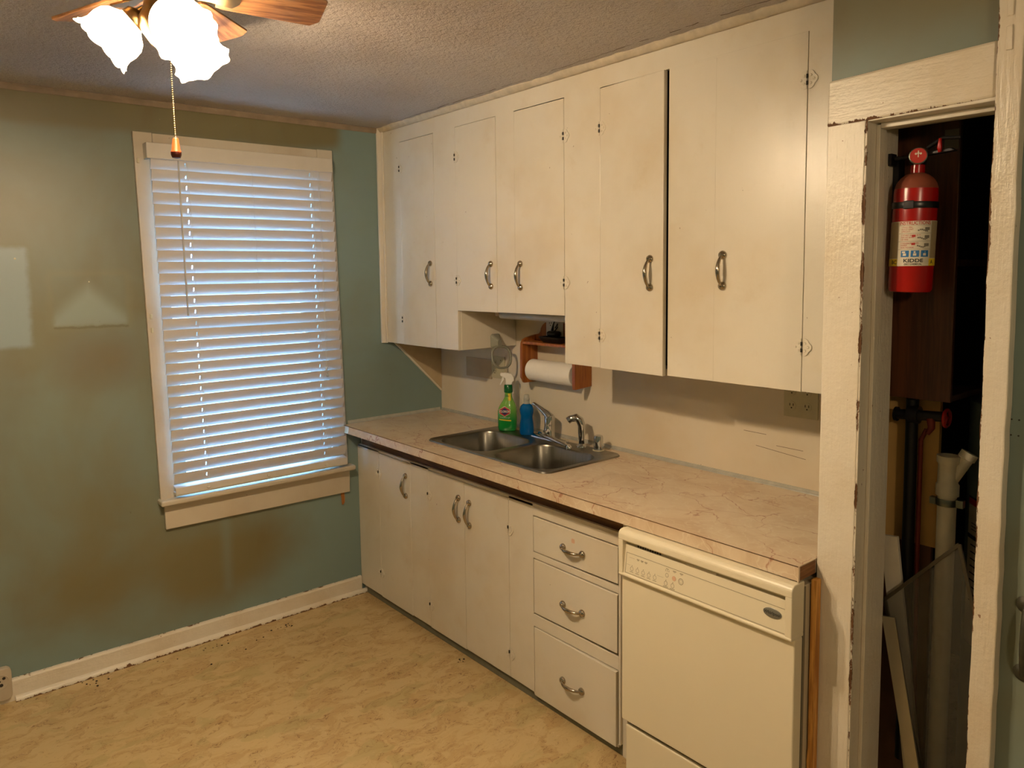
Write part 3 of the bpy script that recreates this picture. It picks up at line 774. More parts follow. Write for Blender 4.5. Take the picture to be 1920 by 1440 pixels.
mb = MB(); mb.box(-0.6335, -0.6265, -2.4945, -2.4925, 0.874, 0.9155); mb.obj('laminate_strip', 'marble_laminate', ct)

# ================================================================== SINK
sk = thing('kitchen_sink', 'double bowl stainless steel drop-in sink in the countertop', 'sink', (-0.29, -1.0, 0.78))
mb = MB()
RX0, RX1, RY0, RY1 = -0.514, -0.060, -1.409, -0.589
def ring(pts, z): return mb.verts([(x, y, z) for x, y in pts])
def lp(a, b):
    for i in range(len(a)): mb.face([a[i], a[(i + 1) % len(a)], b[(i + 1) % len(b)], b[i]])
o0 = ring(rrect(RX0, RX1, RY0, RY1, 0.045, 6), CZ + 0.0005); o1 = ring(rrect(RX0 + .004, RX1 - .004, RY0 + .004, RY1 - .004, 0.042, 6), CZ + 0.006)
o2 = ring(rrect(RX0 + .012, RX1 - .012, RY0 + .012, RY1 - .012, 0.036, 6), CZ + 0.0045)
lp(o0, o1); lp(o1, o2)
ins = []
for (x0, x1, y0, y1) in ((-0.492, -0.152, -0.978, -0.622), (-0.492, -0.152, -1.378, -1.012)):
    prof = [(0.0, CZ + 0.0045, 0.085), (0.004, CZ + 0.003, 0.082), (0.008, CZ - 0.004, 0.078), (0.014, CZ - 0.10, 0.072), (0.022, CZ - 0.145, 0.066), (0.042, CZ - 0.165, 0.055), (0.075, CZ - 0.172, 0.04)]
    prev = None
    for ins_, z, r in prof:
        rr = ring(rrect(x0 + ins_, x1 - ins_, y0 + ins_, y1 - ins_, r, 8), z)
        if prev is None: ins.append(rr)
        else: lp(prev, rr)
        prev = rr
    cx, cy = (x0 + x1) / 2, (y0 + y1) / 2
    n = len(prev)
    dr = mb.verts([(cx + 0.042 * math.cos(math.atan2(v.co.y - cy, v.co.x - cx)), cy + 0.042 * math.sin(math.atan2(v.co.y - cy, v.co.x - cx)), CZ - 0.176) for v in prev])
    lp(prev, dr); mb.face(dr)
fill_between(mb.bm, o2, ins)
mb.obj('basin', 'brushed_steel', sk, smooth=40)
for cy in (-0.80, -1.195):
    MB().lathe([(0.043, 0.0), (0.041, 0.003), (0.034, 0.003), (0.030, -0.003), (0.006, -0.004)], (-0.322, cy, CZ - 0.1755), n=24).obj('drain', 'chrome', sk, smooth=40)
SD = CZ + 0.005
# ---- faucet
fa = thing('kitchen_faucet', 'chrome single lever faucet with a low swung spout', 'faucet', (-0.085, -0.975, SD))
mb = MB(); mb.loft([[(x, y, z) for x, y in rrect(-0.112 + k, -0.058 - k, -1.09 + k, -0.86 - k, 0.024, 5)] for z, k in ((SD, 0), (SD + 0.006, 0.001), (SD + 0.010, 0.006))])
mb.obj('base_plate', 'chrome', fa, smooth=40)
MB().lathe([(0.029, 0.0), (0.027, 0.008), (0.0245, 0.02), (0.0235, 0.06), (0.0245, 0.092), (0.0230, 0.100), (0.014, 0.107)], (-0.085, -0.978, SD + 0.008), (0.04, 0, 1), 26).obj('body', 'chrome', fa, smooth=40)
pts = [(-0.085, -0.985, SD + 0.100), (-0.088, -0.965, SD + 0.118), (-0.093, -0.935, SD + 0.135), (-0.098, -0.910, SD + 0.150), (-0.101, -0.893, SD + 0.156), (-0.102, -0.882, SD + 0.153)]
MB().tube(pts, [0.0225, 0.0185, 0.0120, 0.0080, 0.0085, 0.006], 12, flat=0.85).obj('lever', 'chrome', fa, smooth=50)
pts = [(-0.098, -0.972, SD + 0.030), (-0.125, -0.975, SD + 0.037), (-0.155, -1.00, SD + 0.040), (-0.172, -1.05, SD + 0.038), (-0.180, -1.11, SD + 0.033), (-0.183, -1.16, SD + 0.026), (-0.184, -1.195, SD + 0.020)]
sp = MB().tube(pts, [0.014, 0.0155, 0.0165, 0.0165, 0.0150, 0.0130, 0.0115], 12, flat=0.62).obj('spout', 'chrome', fa, smooth=50)
MB().lathe([(0.012, 0), (0.0125, 0.014), (0.008, 0.020)], (-0.184, -1.205, SD + 0.006), n=16).obj('aerator', 'chrome', fa, smooth=40)
# ---- sprayer
sy = thing('side_sprayer', 'chrome side sprayer standing right of the faucet', 'sprayer', (-0.085, -1.185, SD))
MB().lathe([(0.024, 0), (0.023, 0.005), (0.0165, 0.009), (0.0135, 0.014)], (-0.085, -1.185, SD), n=24).obj('collar', 'chrome', sy, smooth=40)
MB().lathe([(0.0125, 0.012), (0.0115, 0.032)], (-0.085, -1.185, SD), n=20).obj('hose_grip', 'black_plastic', sy, smooth=40)
MB().tube([(-0.085, -1.185, SD + 0.030), (-0.085, -1.186, SD + 0.065), (-0.086, -1.187, SD + 0.095), (-0.091, -1.180, SD + 0.118), (-0.102, -1.168, SD + 0.130), (-0.118, -1.152, SD + 0.124), (-0.126, -1.143, SD + 0.115)],
          [0.0135, 0.0160, 0.0172, 0.0180, 0.0178, 0.0165, 0.0155], 14).obj('body', 'chrome', sy, smooth=50)
# ---- air gap
ag = thing('air_gap_cap', 'short chrome air gap cylinder at the right end of the sink deck', 'air gap', (-0.082, -1.283, SD))
MB().lathe([(0.025, 0), (0.025, 0.003), (0.021, 0.004)], (-0.082, -1.283, SD), n=24).obj('collar', 'ivory_plastic', ag, smooth=40)
MB().lathe([(0.0205, 0.003), (0.0205, 0.055), (0.0185, 0.064), (0.012, 0.067)], (-0.082, -1.283, SD), n=24).obj('cap', 'chrome', ag, smooth=40)

# ================================================================== BOTTLES
gb = thing('spray_bottle', 'green cleaner spray bottle with white trigger on the sink deck', 'spray bottle', (-0.103, -0.702, SD))
cx, cy = -0.103, -0.702
# bottle's broad side faces the camera: local axis u along broad side
U = Vector((0.76, -0.65, 0)).normalized(); V = Vector((-0.65, -0.76, 0)).normalized()
def ell(cx, cy, z, a, b, n=28, e=2.4, off=0.0):
    out = []
    for i in range(n):
        t = 2 * PI * i / n; c_, s_ = math.cos(t), math.sin(t)
        x = a * math.copysign(abs(c_) ** (2 / e), c_) + off; y = b * math.copysign(abs(s_) ** (2 / e), s_)
        p = Vector((cx, cy, z)) + U * x + V * y; out.append(tuple(p))
    return out
mb = MB()
prof = [(0.0, .040, .024), (0.004, .044, .028), (0.02, .047, .030), (0.06, .0475, .030), (0.095, .047, .030), (0.115, .043, .028), (0.135, .034, .024), (0.15, .025, .020), (0.165, .019, .017), (0.185, .0175, .016), (0.19, .0175, .016)]
mb.loft([ell(cx, cy, SD + h, a, b, off=0.006 * min(1, max(0, (h - 0.1) / 0.06))) for h, a, b in prof]); mb.obj('body', 'green_plastic', gb, smooth=50)
nc = Vector((cx, cy, 0)) + U * 0.006
MB().lathe([(0.0205, 0.188), (0.0215, 0.195), (0.0205, 0.222), (0.0175, 0.226)], (nc.x, nc.y, SD), n=22).obj('collar', 'dark_green', gb, smooth=40)
tg = MB()
def UP(u, z, w=0.0): p = Vector((nc.x, nc.y, SD + z)) + U * u + V * w; return tuple(p)
sil = [(-0.014, 0.226), (0.016, 0.226), (0.020, 0.240), (0.029, 0.246), (0.027, 0.262), (0.016, 0.278), (-0.010, 0.284), (-0.034, 0.286), (-0.040, 0.280), (-0.038, 0.270), (-0.026, 0.264), (-0.016, 0.258), (-0.013, 0.244)]
for w0, w1 in ((-0.011, 0.011),):
    A = tg.verts([UP(u, z, w0) for u, z in sil]); B2 = tg.verts([UP(u, z, w1) for u, z in sil]); tg.face(A); tg.face(B2[::-1])
    for i in range(len(sil)): tg.face([A[i], B2[i], B2[(i + 1) % len(sil)], A[(i + 1) % len(sil)]])
tg.obj('spray_head', 'trigger_white', gb, bevel=0.004, seg=3)
tr_ = MB(); sil = [(-0.022, 0.264), (-0.030, 0.262), (-0.034, 0.244), (-0.042, 0.226), (-0.037, 0.225), (-0.028, 0.240), (-0.020, 0.252)]
A = tr_.verts([UP(u, z, -0.006) for u, z in sil]); B2 = tr_.verts([UP(u, z, 0.006) for u, z in sil]); tr_.face(A); tr_.face(B2[::-1])
for i in range(len(sil)): tr_.face([A[i], B2[i], B2[(i + 1) % len(sil)], A[(i + 1) % len(sil)]])
tr_.obj('trigger', 'trigger_white', gb, bevel=0.0015)
def bsurf(u, z, off=0.0008):
    """point on the bottle's broad front face"""
    hh = z; a = b = None
    for (h0, a0, b0), (h1, a1, b1) in zip(prof, prof[1:]):
        if h0 <= hh <= h1:
            t = (hh - h0) / (h1 - h0); a = a0 + (a1 - a0) * t; b = b0 + (b1 - b0) * t; break
    if a is None: a, b = prof[-1][1:]
    ce = 0.006 * min(1, max(0, (hh - 0.1) / 0.06))
    q = min(0.999, abs((u - ce) / a)); v = b * (1 - q ** 2.4) ** (1 / 2.4) + off
    p = Vector((cx, cy, SD + hh)) + U * u + V * v; return tuple(p)
def decal(mb, poly, c, off, sub=8):
    """fan-filled polygon laid on the bottle surface"""
    C_ = mb.verts([bsurf(c[0], c[1], off)])[0]; n = len(poly)
    rings = []
    for s_ in range(1, sub + 1):
        rings.append(mb.verts([bsurf(c[0] + (p[0] - c[0]) * s_ / sub, c[1] + (p[1] - c[1]) * s_ / sub, off) for p in poly]))
    for i in range(n): mb.face([C_, rings[0][i], rings[0][(i + 1) % n]])
    for a, b in zip(rings, rings[1:]):
        for i in range(n): mb.face([a[i], a[(i + 1) % n], b[(i + 1) % n], b[i]])
def dense(poly, k=6):
    out = []
    for i in range(len(poly)):
        a, b = poly[i], poly[(i + 1) % len(poly)]
        for j in range(k): out.append((a[0] + (b[0] - a[0]) * j / k, a[1] + (b[1] - a[1]) * j / k))
    return out
hx = lambda c, w, h: [(c[0] - w, c[1] + h * 0.35), (c[0], c[1] + h), (c[0] + w, c[1] + h * 0.35), (c[0] + w, c[1] - h * 0.35), (c[0], c[1] - h), (c[0] - w, c[1] - h * 0.35)]
LC = (-0.013, 0.098)
mb = MB(); decal(mb, dense(hx(LC, 0.0275, 0.026)), LC, 0.0010); mb.obj('label_border', 'label_white', gb)
mb = MB(); decal(mb, dense(hx(LC, 0.0255, 0.024)), LC, 0.0014); mb.obj('label_diamond', 'label_red', gb)
mb = MB(); decal(mb, dense(hx(LC, 0.016, 0.018)), LC, 0.0018); mb.obj('label_centre', 'label_navy', gb)
mb = MB(); add_text(mb, 'CLOROX', 0.0118, lambda a, b: bsurf(LC[0] + a * 1.0, LC[1] + b * 1.25, 0.0024), bold=0.0004); mb.obj('label_name', 'label_white', gb)
mb = MB(); decal(mb, dense([(-0.040, 0.056), (-0.040, 0.061), (0.018, 0.056), (0.018, 0.050)]), (-0.012, 0.056), 0.0010); mb.obj('label_band', 'label_yellow', gb)
mb = MB(); add_text(mb, 'CLEAN-UP', 0.0105, lambda a, b: bsurf(-0.012 + a, 0.068 + b - a * 0.06, 0.0012)); mb.obj('label_text', 'label_silver', gb)
mb = MB(); decal(mb, dense([(0.004, 0.150), (0.004, 0.184), (0.017, 0.184), (0.018, 0.150)]), (0.011, 0.168), 0.0010); mb.obj('neck_label', 'label_yellow', gb)
mb = MB(); add_text(mb, '50%', 0.010, lambda a, b: bsurf(-0.001 + a, 0.172 + b, 0.0016)); mb.obj('neck_text', 'label_navy', gb)

bb = thing('dish_soap_bottle', 'clear bottle of blue dish soap beside the green spray bottle', 'soap bottle', (-0.098, -0.838, SD))
cx2, cy2 = -0.098, -0.838
prof2 = [(0.0, .028, .020), (0.004, .033, .024), (0.02, .035, .025), (0.05, .0335, .024), (0.078, .029, .022), (0.09, .0285, .022), (0.105, .032, .024), (0.122, .0335, .0245), (0.138, .029, .022), (0.147, .019, .017), (0.150, .013, .013)]
mb = MB(); mb.loft([ell(cx2, cy2, SD + h, a, b) for h, a, b in prof2]); mb.obj('body', 'blue_soap', bb, smooth=60)
MB().lathe([(0.0150, 0.149), (0.0158, 0.151), (0.0158, 0.158), (0.0145, 0.159), (0.0145, 0.166), (0.0152, 0.167), (0.0148, 0.174), (0.0128, 0.176), (0.0125, 0.190), (0.0110, 0.192)], (cx2, cy2, SD), n=20).obj('cap', 'blue_cap', bb, smooth=40)

# ================================================================== PAPER TOWEL SHELF
ph = thing('paper_towel_holder', 'orange-brown wooden paper towel holder with a small shelf on the wall', 'towel holder', (-0.05, -0.98, 1.17))
side = [(-0.001, 1.165), (-0.085, 1.165)] + [(-0.100 - 0.002 * math.sin(t), 1.19 + 0.0 * t) for t in (0, 1)] + [(-0.100, 1.33), (-0.098, 1.355), (-0.088, 1.372), (-0.070, 1.380), (-0.03, 1.388), (-0.001, 1.392)]
MB().prism(side, 1, -0.813, -0.797).obj('side_board', 'stained_pine', ph, bevel=0.002)
side2 = [(-0.001, 1.178), (-0.106, 1.171), (-0.108, 1.19), (-0.108, 1.33), (-0.098, 1.36), (-0.070, 1.380), (-0.001, 1.392)]
MB().prism(side2, 1, -1.168, -1.150).obj('side_board', 'stained_pine', ph, bevel=0.002)
MB().box(-0.098, -0.002, -1.150, -0.813, 1.352, 1.364).obj('shelf', 'stained_pine', ph, bevel=0.001)
back = [(-0.813, 1.364), (-0.813, 1.392), (-0.835, 1.397), (-0.846, 1.408), (-0.850, 1.424), (-0.862, 1.440), (-0.880, 1.452), (-1.090, 1.452), (-1.11, 1.44), (-1.125, 1.41), (-1.150, 1.392), (-1.150, 1.364)]
MB().prism(back, 0, -0.014, -0.002).obj('back_board', 'stained_pine', ph, bevel=0.001)
MB().tube([(-0.056, -0.782, 1.228), (-0.056, -1.155, 1.228)], 0.010, 12).obj('dowel', 'stained_pine', ph, smooth=50)
MB().lathe([(0.004, 0.018), (0.011, 0.010), (0.012, 0.004), (0.008, 0)], (-0.056, -0.797, 1.228), (0, 1, 0), n=14).obj('dowel_knob', 'stained_pine', ph, smooth=40)
prr = thing('paper_towel_roll', 'white paper towel roll on the wooden holder', 'paper towels', (-0.056, -0.98, 1.178))
mb = MB(); RO = 0.051; RI = 0.019
rings = []
for (r, y) in ((RI, -0.835), (RO - 0.003, -0.835), (RO, -0.838), (RO, -1.122), (RO - 0.003, -1.126), (RI, -1.126), (RI, -0.835)):
    rings.append([(-0.056 + r * math.cos(2 * PI * i / 48), y, 1.228 + r * math.sin(2 * PI * i / 48)) for i in range(48)])
mb.loft(rings, True, False, False); mb.obj('roll', 'paper', prr, smooth=40)
# outlet above shelf, plug and black dish
def duplex(mbp, mbs, y, z, x=-0.0, horiz=1.0):
    """socket face (two slots + ground) on plate mbp; slots in mbs, wall at x"""
    mbp.lathe([(0.0165, 0), (0.0162, 0.0015)], (x - 0.0055, y, z), (-1, 0, 0), 20)
    for dy in (0.0062, -0.0062): mbs.box(x - 0.0078, x - 0.0068, y + dy - 0.0012, y + dy + 0.0012, z - 0.0005, z + 0.008)
    mbs.lathe([(0.0026, 0), (0.0026, 0.0010)], (x - 0.0068, y, z - 0.0075), (-1, 0, 0), 10)
def plate(name, label, y0, y1, z0, z1, sockets, switch=None, mat='ivory_plastic', x=-0.0):
    t = thing(name, label, 'outlet', (x, (y0 + y1) / 2, z0))
    MB().box(x - 0.0055, x - 0.0005, y0, y1, z0, z1).obj('cover_plate', mat, t, bevel=0.002)
    for y, z in sockets:
        a = MB(); b = MB(); duplex(a, b, y, z, x)
        so_ = a.obj('socket', mat, t, smooth=40); sl_ = b.obj('slots', 'slot_dark', None); sl_.parent = so_
        sl_.matrix_parent_inverse = Matrix.Identity(4); 
        sl_.matrix_parent_inverse = Matrix.Identity(4)
    if switch:
        for y, z in switch: MB().lathe([(0.0025, 0), (0.0025, 0.001)], (x - 0.0055, y, z), (-1, 0, 0), 8).obj('screw', 'slot_dark', t)
    return t
plate('wall_outlet', 'ivory double outlet plate low on the backsplash behind the towel ring', -0.568, -0.462, 1.148, 1.262, [(-0.492, 1.226), (-0.492, 1.182)], [(-0.538, 1.242), (-0.538, 1.170), (-0.538, 1.205)])
plate('wall_outlet', 'ivory four-socket outlet plate under the right end of the wall cabinet', -2.212, -2.088, 1.175, 1.292, [(-2.118, 1.267), (-2.118, 1.215), (-2.174, 1.267), (-2.174, 1.215)])
plate('wall_outlet', 'pale outlet plate above the wooden towel shelf', -1.005, -0.893, 1.372, 1.487, [(-0.925, 1.448), (-0.925, 1.405)], None, mat='label_white', x=-0.0145)
MB().box(-0.006, -0.0005, -0.462, -0.246, 1.138, 1.240).obj('cover_board', 'beige_board', None, bevel=0.001)
tag(bpy.data.objects['cover_board'], 'flat tan cover board on the backsplash left of the outlet', 'cover plate')
pl = thing('black_plug', 'black plug with a curled cord in the shelf outlet', 'plug', (-0.04, -0.965, 1.37))
mb = MB(); mb.loft([[(x, y, z) for x, y in rrect(-0.062 + k, -0.022 - k, -1.000 + k, -0.938 - k, 0.008, 3)] for z, k in ((1.392, 0.004), (1.400, 0), (1.412, 0), (1.418, 0.006))]); mb.obj('plug_body', 'black_plastic', pl, smooth=50)
mb = MB(); mb.tube([(-0.04, -0.955, 1.417), (-0.03, -0.952, 1.442), (-0.026, -0.958, 1.465)], [0.007, 0.004, 0.002], 8); mb.tube([(-0.05, -0.975, 1.412), (-0.034, -0.985, 1.435), (-0.027, -0.978, 1.45), (-0.03, -0.965, 1.43)], 0.0028, 8); mb.obj('cord', 'black_plastic', pl, smooth=50)
bd_ = MB(); bd_.loft([[(x, y, z) for x, y in rrect(-0.090 + k, -0.018 - k, -1.06 + k, -0.905 - k, 0.016, 4)] for z, k in ((1.3645, 0.016), (1.372, 0.010), (1.390, 0.001), (1.392, 0.0), (1.392, 0.004), (1.376, 0.014))])
tag(bd_.obj('black_dish', 'black_plastic', smooth=40), 'small black plastic dish on the wooden towel shelf', 'dish')

# ================================================================== TOWEL RING
trg = thing('towel_ring', 'grey enamel towel ring fixed to the side of the wall cabinet', 'towel ring', (-0.135, -0.655, 1.33))
mb = MB(); 
def sq(y, k, dz=0): return [(x, y, z + dz) for x, z in rrect(-0.166 + k, -0.110 - k, 1.326 + k, 1.394 - k, 0.012, 4)]
mb.loft([sq(-0.656, 0.0), sq(-0.662, 0.0), sq(-0.682, 0.012, -0.006), sq(-0.694, 0.016, -0.010)]); mb.obj('mount', 'ring_enamel', trg, smooth=45)
c = Vector((-0.134, -0.688, 1.283)); pts = []
for i in range(36):
    t = 2 * PI * i / 36; r = 0.056; px_ = r * 1.05 * math.copysign(abs(math.cos(t)) ** 0.85, math.cos(t)); pz_ = r * 0.92 * math.copysign(abs(math.sin(t)) ** 0.85, math.sin(t))
    pts.append(c + Vector((px_, -0.012 * (1 - math.sin(t)), pz_)))
MB().tube(pts, 0.0056, 10, closed=True).obj('ring', 'ring_enamel', trg, smooth=True)

# ================================================================== DISHWASHER
dw = thing('dishwasher', 'cream built-in dishwasher with control panel under the counter end', 'dishwasher', (-0.36, -2.21, 0))
DL, DR = -1.909, -2.497
XD = -0.650
MB().box(XD + 0.045, -0.06, DR + 0.004, DL - 0.004, 0.05, 0.855).obj('tub', 'appliance_side', dw, bevel=0.002)
MB().box(XD, XD + 0.040, DR, DL, 0.232, 0.722).obj('door_panel', 'appliance_cream', dw, bevel=0.004, seg=3)
# control console: raised frame with recess, sloping panel
mb = MB()
XC = -0.668; zt, zb_ = 0.872, 0.722
prof = [(XD + 0.045, zb_), (XC + 0.004, zb_ + 0.001), (XC, zb_ + 0.007), (XC + 0.004, zb_ + 0.010), (XC + 0.004, zb_ + 0.012)]
frame = [(XD + 0.045, zb_), (XC + 0.004, zb_), (XC - 0.001, zb_ + 0.005), (XC + 0.002, zb_ + 0.012), (XD + 0.045, zb_ + 0.012)]
mb.prism(frame, 1, DR, DL)
top = [(XD + 0.045, zt)] + [(XC + 0.018 - 0.018 * math.sin(t), zt - 0.018 + 0.018 * math.cos(t)) for t in [i * PI / 2 / 6 for i in range(7)]] + [(XC, 0.843), (XC + 0.003, 0.838), (XD + 0.045, 0.838)]
mb.prism(top, 1, DR, DL)
for y0, y1 in ((DL - 0.018, DL), (DR, DR + 0.020)): mb.box(XC + 0.0005, XD + 0.045, y0, y1, zb_ + 0.01, 0.842)
mb.obj('console_frame', 'appliance_cream', dw, bevel=0.003, seg=3)
mb = MB(); mb.hexa([(XC + 0.0045, DR + 0.018, 0.733), (XC + 0.0045, DL - 0.016, 0.733), (XD + 0.03, DL - 0.016, 0.733), (XD + 0.03, DR + 0.018, 0.733), (XC + 0.016, DR + 0.018, 0.824), (XC + 0.016, DL - 0.016, 0.824), (XD + 0.03, DL - 0.016, 0.824), (XD + 0.03, DR + 0.018, 0.824)])
cp = mb.obj('control_panel', 'appliance_cream', dw, bevel=0.001)
mb = MB(); mb.box(XC + 0.021, XC + 0.040, DR + 0.016, DL - 0.016, 0.822, 0.842); mb.obj('grip_recess', 'appliance_side', dw)
mb = MB()
for k in range(10): mb.box(XC + 0.0195, XC + 0.035, -1.972 - k * 0.0094, -1.972 - k * 0.0094 - 0.0062, 0.8245, 0.8375)
mb.obj('vent_slots', 'slot_dark', dw)
MB().box(XC + 0.014, XC + 0.030, -2.262, -2.160, 0.8245, 0.8335).obj('latch', 'appliance_side', dw, bevel=0.002)
def PX(z): return XC + 0.0045 + (z - 0.733) / 0.091 * 0.0115 - 0.0006
# printed outline and symbols on the panel
mb = MB()
def pline(y0, z0, y1, z1, w=0.0007):
    d = Vector((0, y1 - y0, z1 - z0)).normalized(); n = Vector((0, -d.z, d.y)) * w
    q = [(y0 + n.y, z0 + n.z), (y1 + n.y, z1 + n.z), (y1 - n.y, z1 - n.z), (y0 - n.y, z0 - n.z)]
    mb.face(mb.verts([(PX(z), y, z) for y, z in q]))
ya, yb, za, zb2 = -1.935, -2.484, 0.737, 0.800
for a in ((ya, za, yb, za), (yb, za, yb, zb2), (yb, zb2, ya, zb2), (ya, zb2, ya, za)): pline(*a)
def pcirc(y, z, r, w=0.0006, n=18, sy=1.0):
    for i in range(n):
        t0, t1 = 2 * PI * i / n, 2 * PI * (i + 1) / n
        pline(y + r * sy * math.cos(t0), z + r * math.sin(t0), y + r * sy * math.cos(t1), z + r * math.sin(t1), w)
for k in range(5):
    y = -1.960 - k * 0.0225; pcirc(y, 0.7545, 0.0062, sy=0.9); pline(y - 0.007, 0.7445, y + 0.007, 0.7445, 0.0008); pcirc(y, 0.7640, 0.0009, 0.0008, 6)
for k in range(3):
    y = -1.982 - k * 0.0155; pline(y - 0.0055, 0.789, y + 0.0055, 0.789, 0.0011); pline(y - 0.003, 0.7858, y + 0.003, 0.7858, 0.0009)
pline(-1.946, 0.7875, -1.968, 0.7875, 0.0003); pline(-1.937, 0.764, -1.954, 0.764, 0.0003); pline(-2.058, 0.764, -2.082, 0.764, 0.0003)
for k, y in enumerate((-2.092, -2.117)):
    pcirc(y, 0.7500, 0.0064, sy=0.9); pline(y - 0.009, 0.7405, y + 0.009, 0.7405, 0.0008); pcirc(y, 0.7595, 0.0009, 0.0008, 6)
pcirc(-2.094, 0.775, 0.0058, sy=0.9); pcirc(-2.145, 0.771, 0.0088, 0.0008, sy=0.95); pcirc(-2.145, 0.771, 0.0050, 0.0004)
for y in (-2.088, -2.094, -2.100): pline(y, 0.7855, y, 0.7910, 0.0007)
pline(-2.089, 0.7935, -2.099, 0.7935, 0.0009)
for y in (-2.120, -2.145): pline(y - 0.006, 0.7935, y + 0.006, 0.7935, 0.0012); pline(y - 0.003, 0.790, y + 0.003, 0.790, 0.0006)
pr = mb.obj('panel_print', 'appliance_print', None); pr.parent = cp
mb = MB(); mb.lathe([(0.0072, 0), (0.0070, 0.0006)], (PX(0.7725), -2.120, 0.7725), (-1, 0, 0.12), 18); q = mb.obj('cancel_button', 'red_tint', None); q.parent = cp
mb = MB(); mb.loft([[(PX(0.7795 + 0.0128 * k * math.sin(t)) - h, -2.438 + 0.0265 * k * math.cos(t), 0.7795 + 0.0128 * k * math.sin(t)) for t in [2 * PI * i / 36 for i in range(36)]] for k, h in ((1, 0), (1, 0.0014), (0.93, 0.002))])
bm_o = mb.obj('badge', 'appliance_badge', None, smooth=40); bm_o.parent = cp
mb = MB(); add_text(mb, 'Whirlpool', 0.0118, lambda a, b: (PX(0.780 + b) - 0.0026, -2.438 - a * 0.95, 0.7795 + b), bold=0.0002)
q = mb.obj('badge_text', 'badge_print', None); q.parent = cp
MB().box(-0.640, -0.60, DR + 0.004, DL - 0.008, 0.012, 0.214).obj('kick_panel', 'appliance_cream', dw, bevel=0.006, seg=3)
MB().box(-0.628, -0.612, DR + 0.01, DL - 0.014, 0.212, 0.234).obj('kick_gap', 'slot_dark', dw)
mb = MB(); mb.box(-0.608, -0.600, DR - 0.001, DR + 0.004, 0.10, 0.855); mb.obj('side_gasket', 'gasket_grey', dw)
MB().box(-0.59, -0.585, -2.492, -2.486, 0.0, 0.875) if False else None
# raw wooden filler strip and torn liner next to the dishwasher
mb = MB(); mb.loft([[(-0.575, -2.5130 + 0 * a, z), (-0.575, -2.4985 + a, z), (-0.550, -2.4985 + a, z), (-0.550, -2.5130, z)] for z, a in ((0, 0), (0.2, 0.001), (0.3, -0.001), (0.36, 0.002), (0.4, -0.001), (0.6, 0), (0.868, 0.0))])
tag(mb.obj('filler_strip', 'pine_strip', bevel=0.001), 'raw pine filler strip standing between dishwasher and door casing', 'wood strip')

# ================================================================== LEFT OUTLET on baseboard
ob = thing('baseboard_outlet', 'painted round outlet box sunk in the baseboard at the left edge', 'outlet', (-2.17, -0.02, 0.04))
mb = MB(); mb.prism(rrect(-2.27, -2.143, 0.018, 0.150, 0.022, 5), 1, -0.030, -0.0005); mb.obj('cover_plate', 'window_trim_paint', ob, bevel=0.004, seg=3)
MB().lathe([(0.030, 0), (0.029, 0.003), (0.024, 0.0015), (0.0, 0.0015)], (-2.182, -0.030, 0.098), (0, -1, 0), 22).obj('socket', 'window_trim_paint', ob, smooth=40)
mb = MB()
for dx, dz, r in ((0.012, 0.014, 0.006), (-0.002, 0.004, 0.0035), (0.002, -0.012, 0.007)): mb.lathe([(r, 0), (r, 0.001)], (-2.182 + dx, -0.0312, 0.098 + dz), (0, -1, 0), 10)
mb.obj('slots', 'slot_dark', ob)
# wall screw and holes
mb = MB(); mb.lathe([(0.004, 0), (0.0035, 0.002), (0.001, 0.0025)], (-2.032, -0.0005, 1.771), (0, -1, 0), 12)
tag(mb.obj('wall_screw', 'ivory_plastic', smooth=40), 'small screw in the pale patch of the green wall', 'screw')
mb = MB(); mb.lathe([(0.003, 0), (0.0025, 0.003), (0.001, 0.0035)], (-1.775, -0.0005, 1.676), (0, -1, 0), 12)
tag(mb.obj('wall_nail', 'ivory_plastic', smooth=40), 'nail at the peak of the ghost patch left of the window', 'nail')

# tarnished pull on the right wall
th_ = thing('old_wall_pull', 'tarnished pull handle on the green wall at the right edge', 'handle', (-0.525, -2.96, 0.79))
for z in (0.945, 0.79): MB().lathe([(0.019, 0), (0.020, 0.004), (0.014, 0.010), (0.006, 0.013)], (-0.526, -2.963, z), (-1, 0, 0), 16).obj('rosette', 'tarnish', th_, smooth=45)
MB().tube([(-0.538, -2.965, 0.945), (-0.556, -2.968, 0.91), (-0.56, -2.968, 0.868), (-0.556, -2.968, 0.825), (-0.538, -2.965, 0.79)], 0.007, 10).obj('grip', 'tarnish', th_, smooth=50)
mb = MB()
for y, z in ((-2.918, 1.352), (-2.932, 1.352), (-2.918, 1.317), (-2.932, 1.317)): mb.lathe([(0.0018, 0), (0.0018, 0.001)], (-0.5252, y, z), (-1, 0, 0), 8)
tag(mb.obj('screw_holes', 'slot_dark'), 'four small screw holes in the green wall right of the door post', 'screw holes', kind='stuff')

# floor debris
mb = MB()
for cx_, cy_, n_, sp_ in ((-1.049, -0.125, 12, 0.03), (-1.396, -0.1, 7, 0.03), (-1.25, -0.15, 8, 0.12), (-1.615, -0.074, 4, 0.03), (-0.575, -0.93, 5, 0.02), (-1.9, -0.07, 8, 0.05)):
    for _ in range(n_):
        x = cx_ + random.gauss(0, sp_); y = min(-0.04, cy_ + random.gauss(0, sp_ * 0.5)); r = random.uniform(0.0015, 0.005)
        mb.lathe([(r, 0), (r * 0.9, r * 0.5), (r * 0.3, r * 0.7)], (x, y, 0), n=5)
tag(mb.obj('floor_debris', 'debris'), 'dark crumbs and paint flakes scattered along the baseboard', 'debris', kind='stuff')

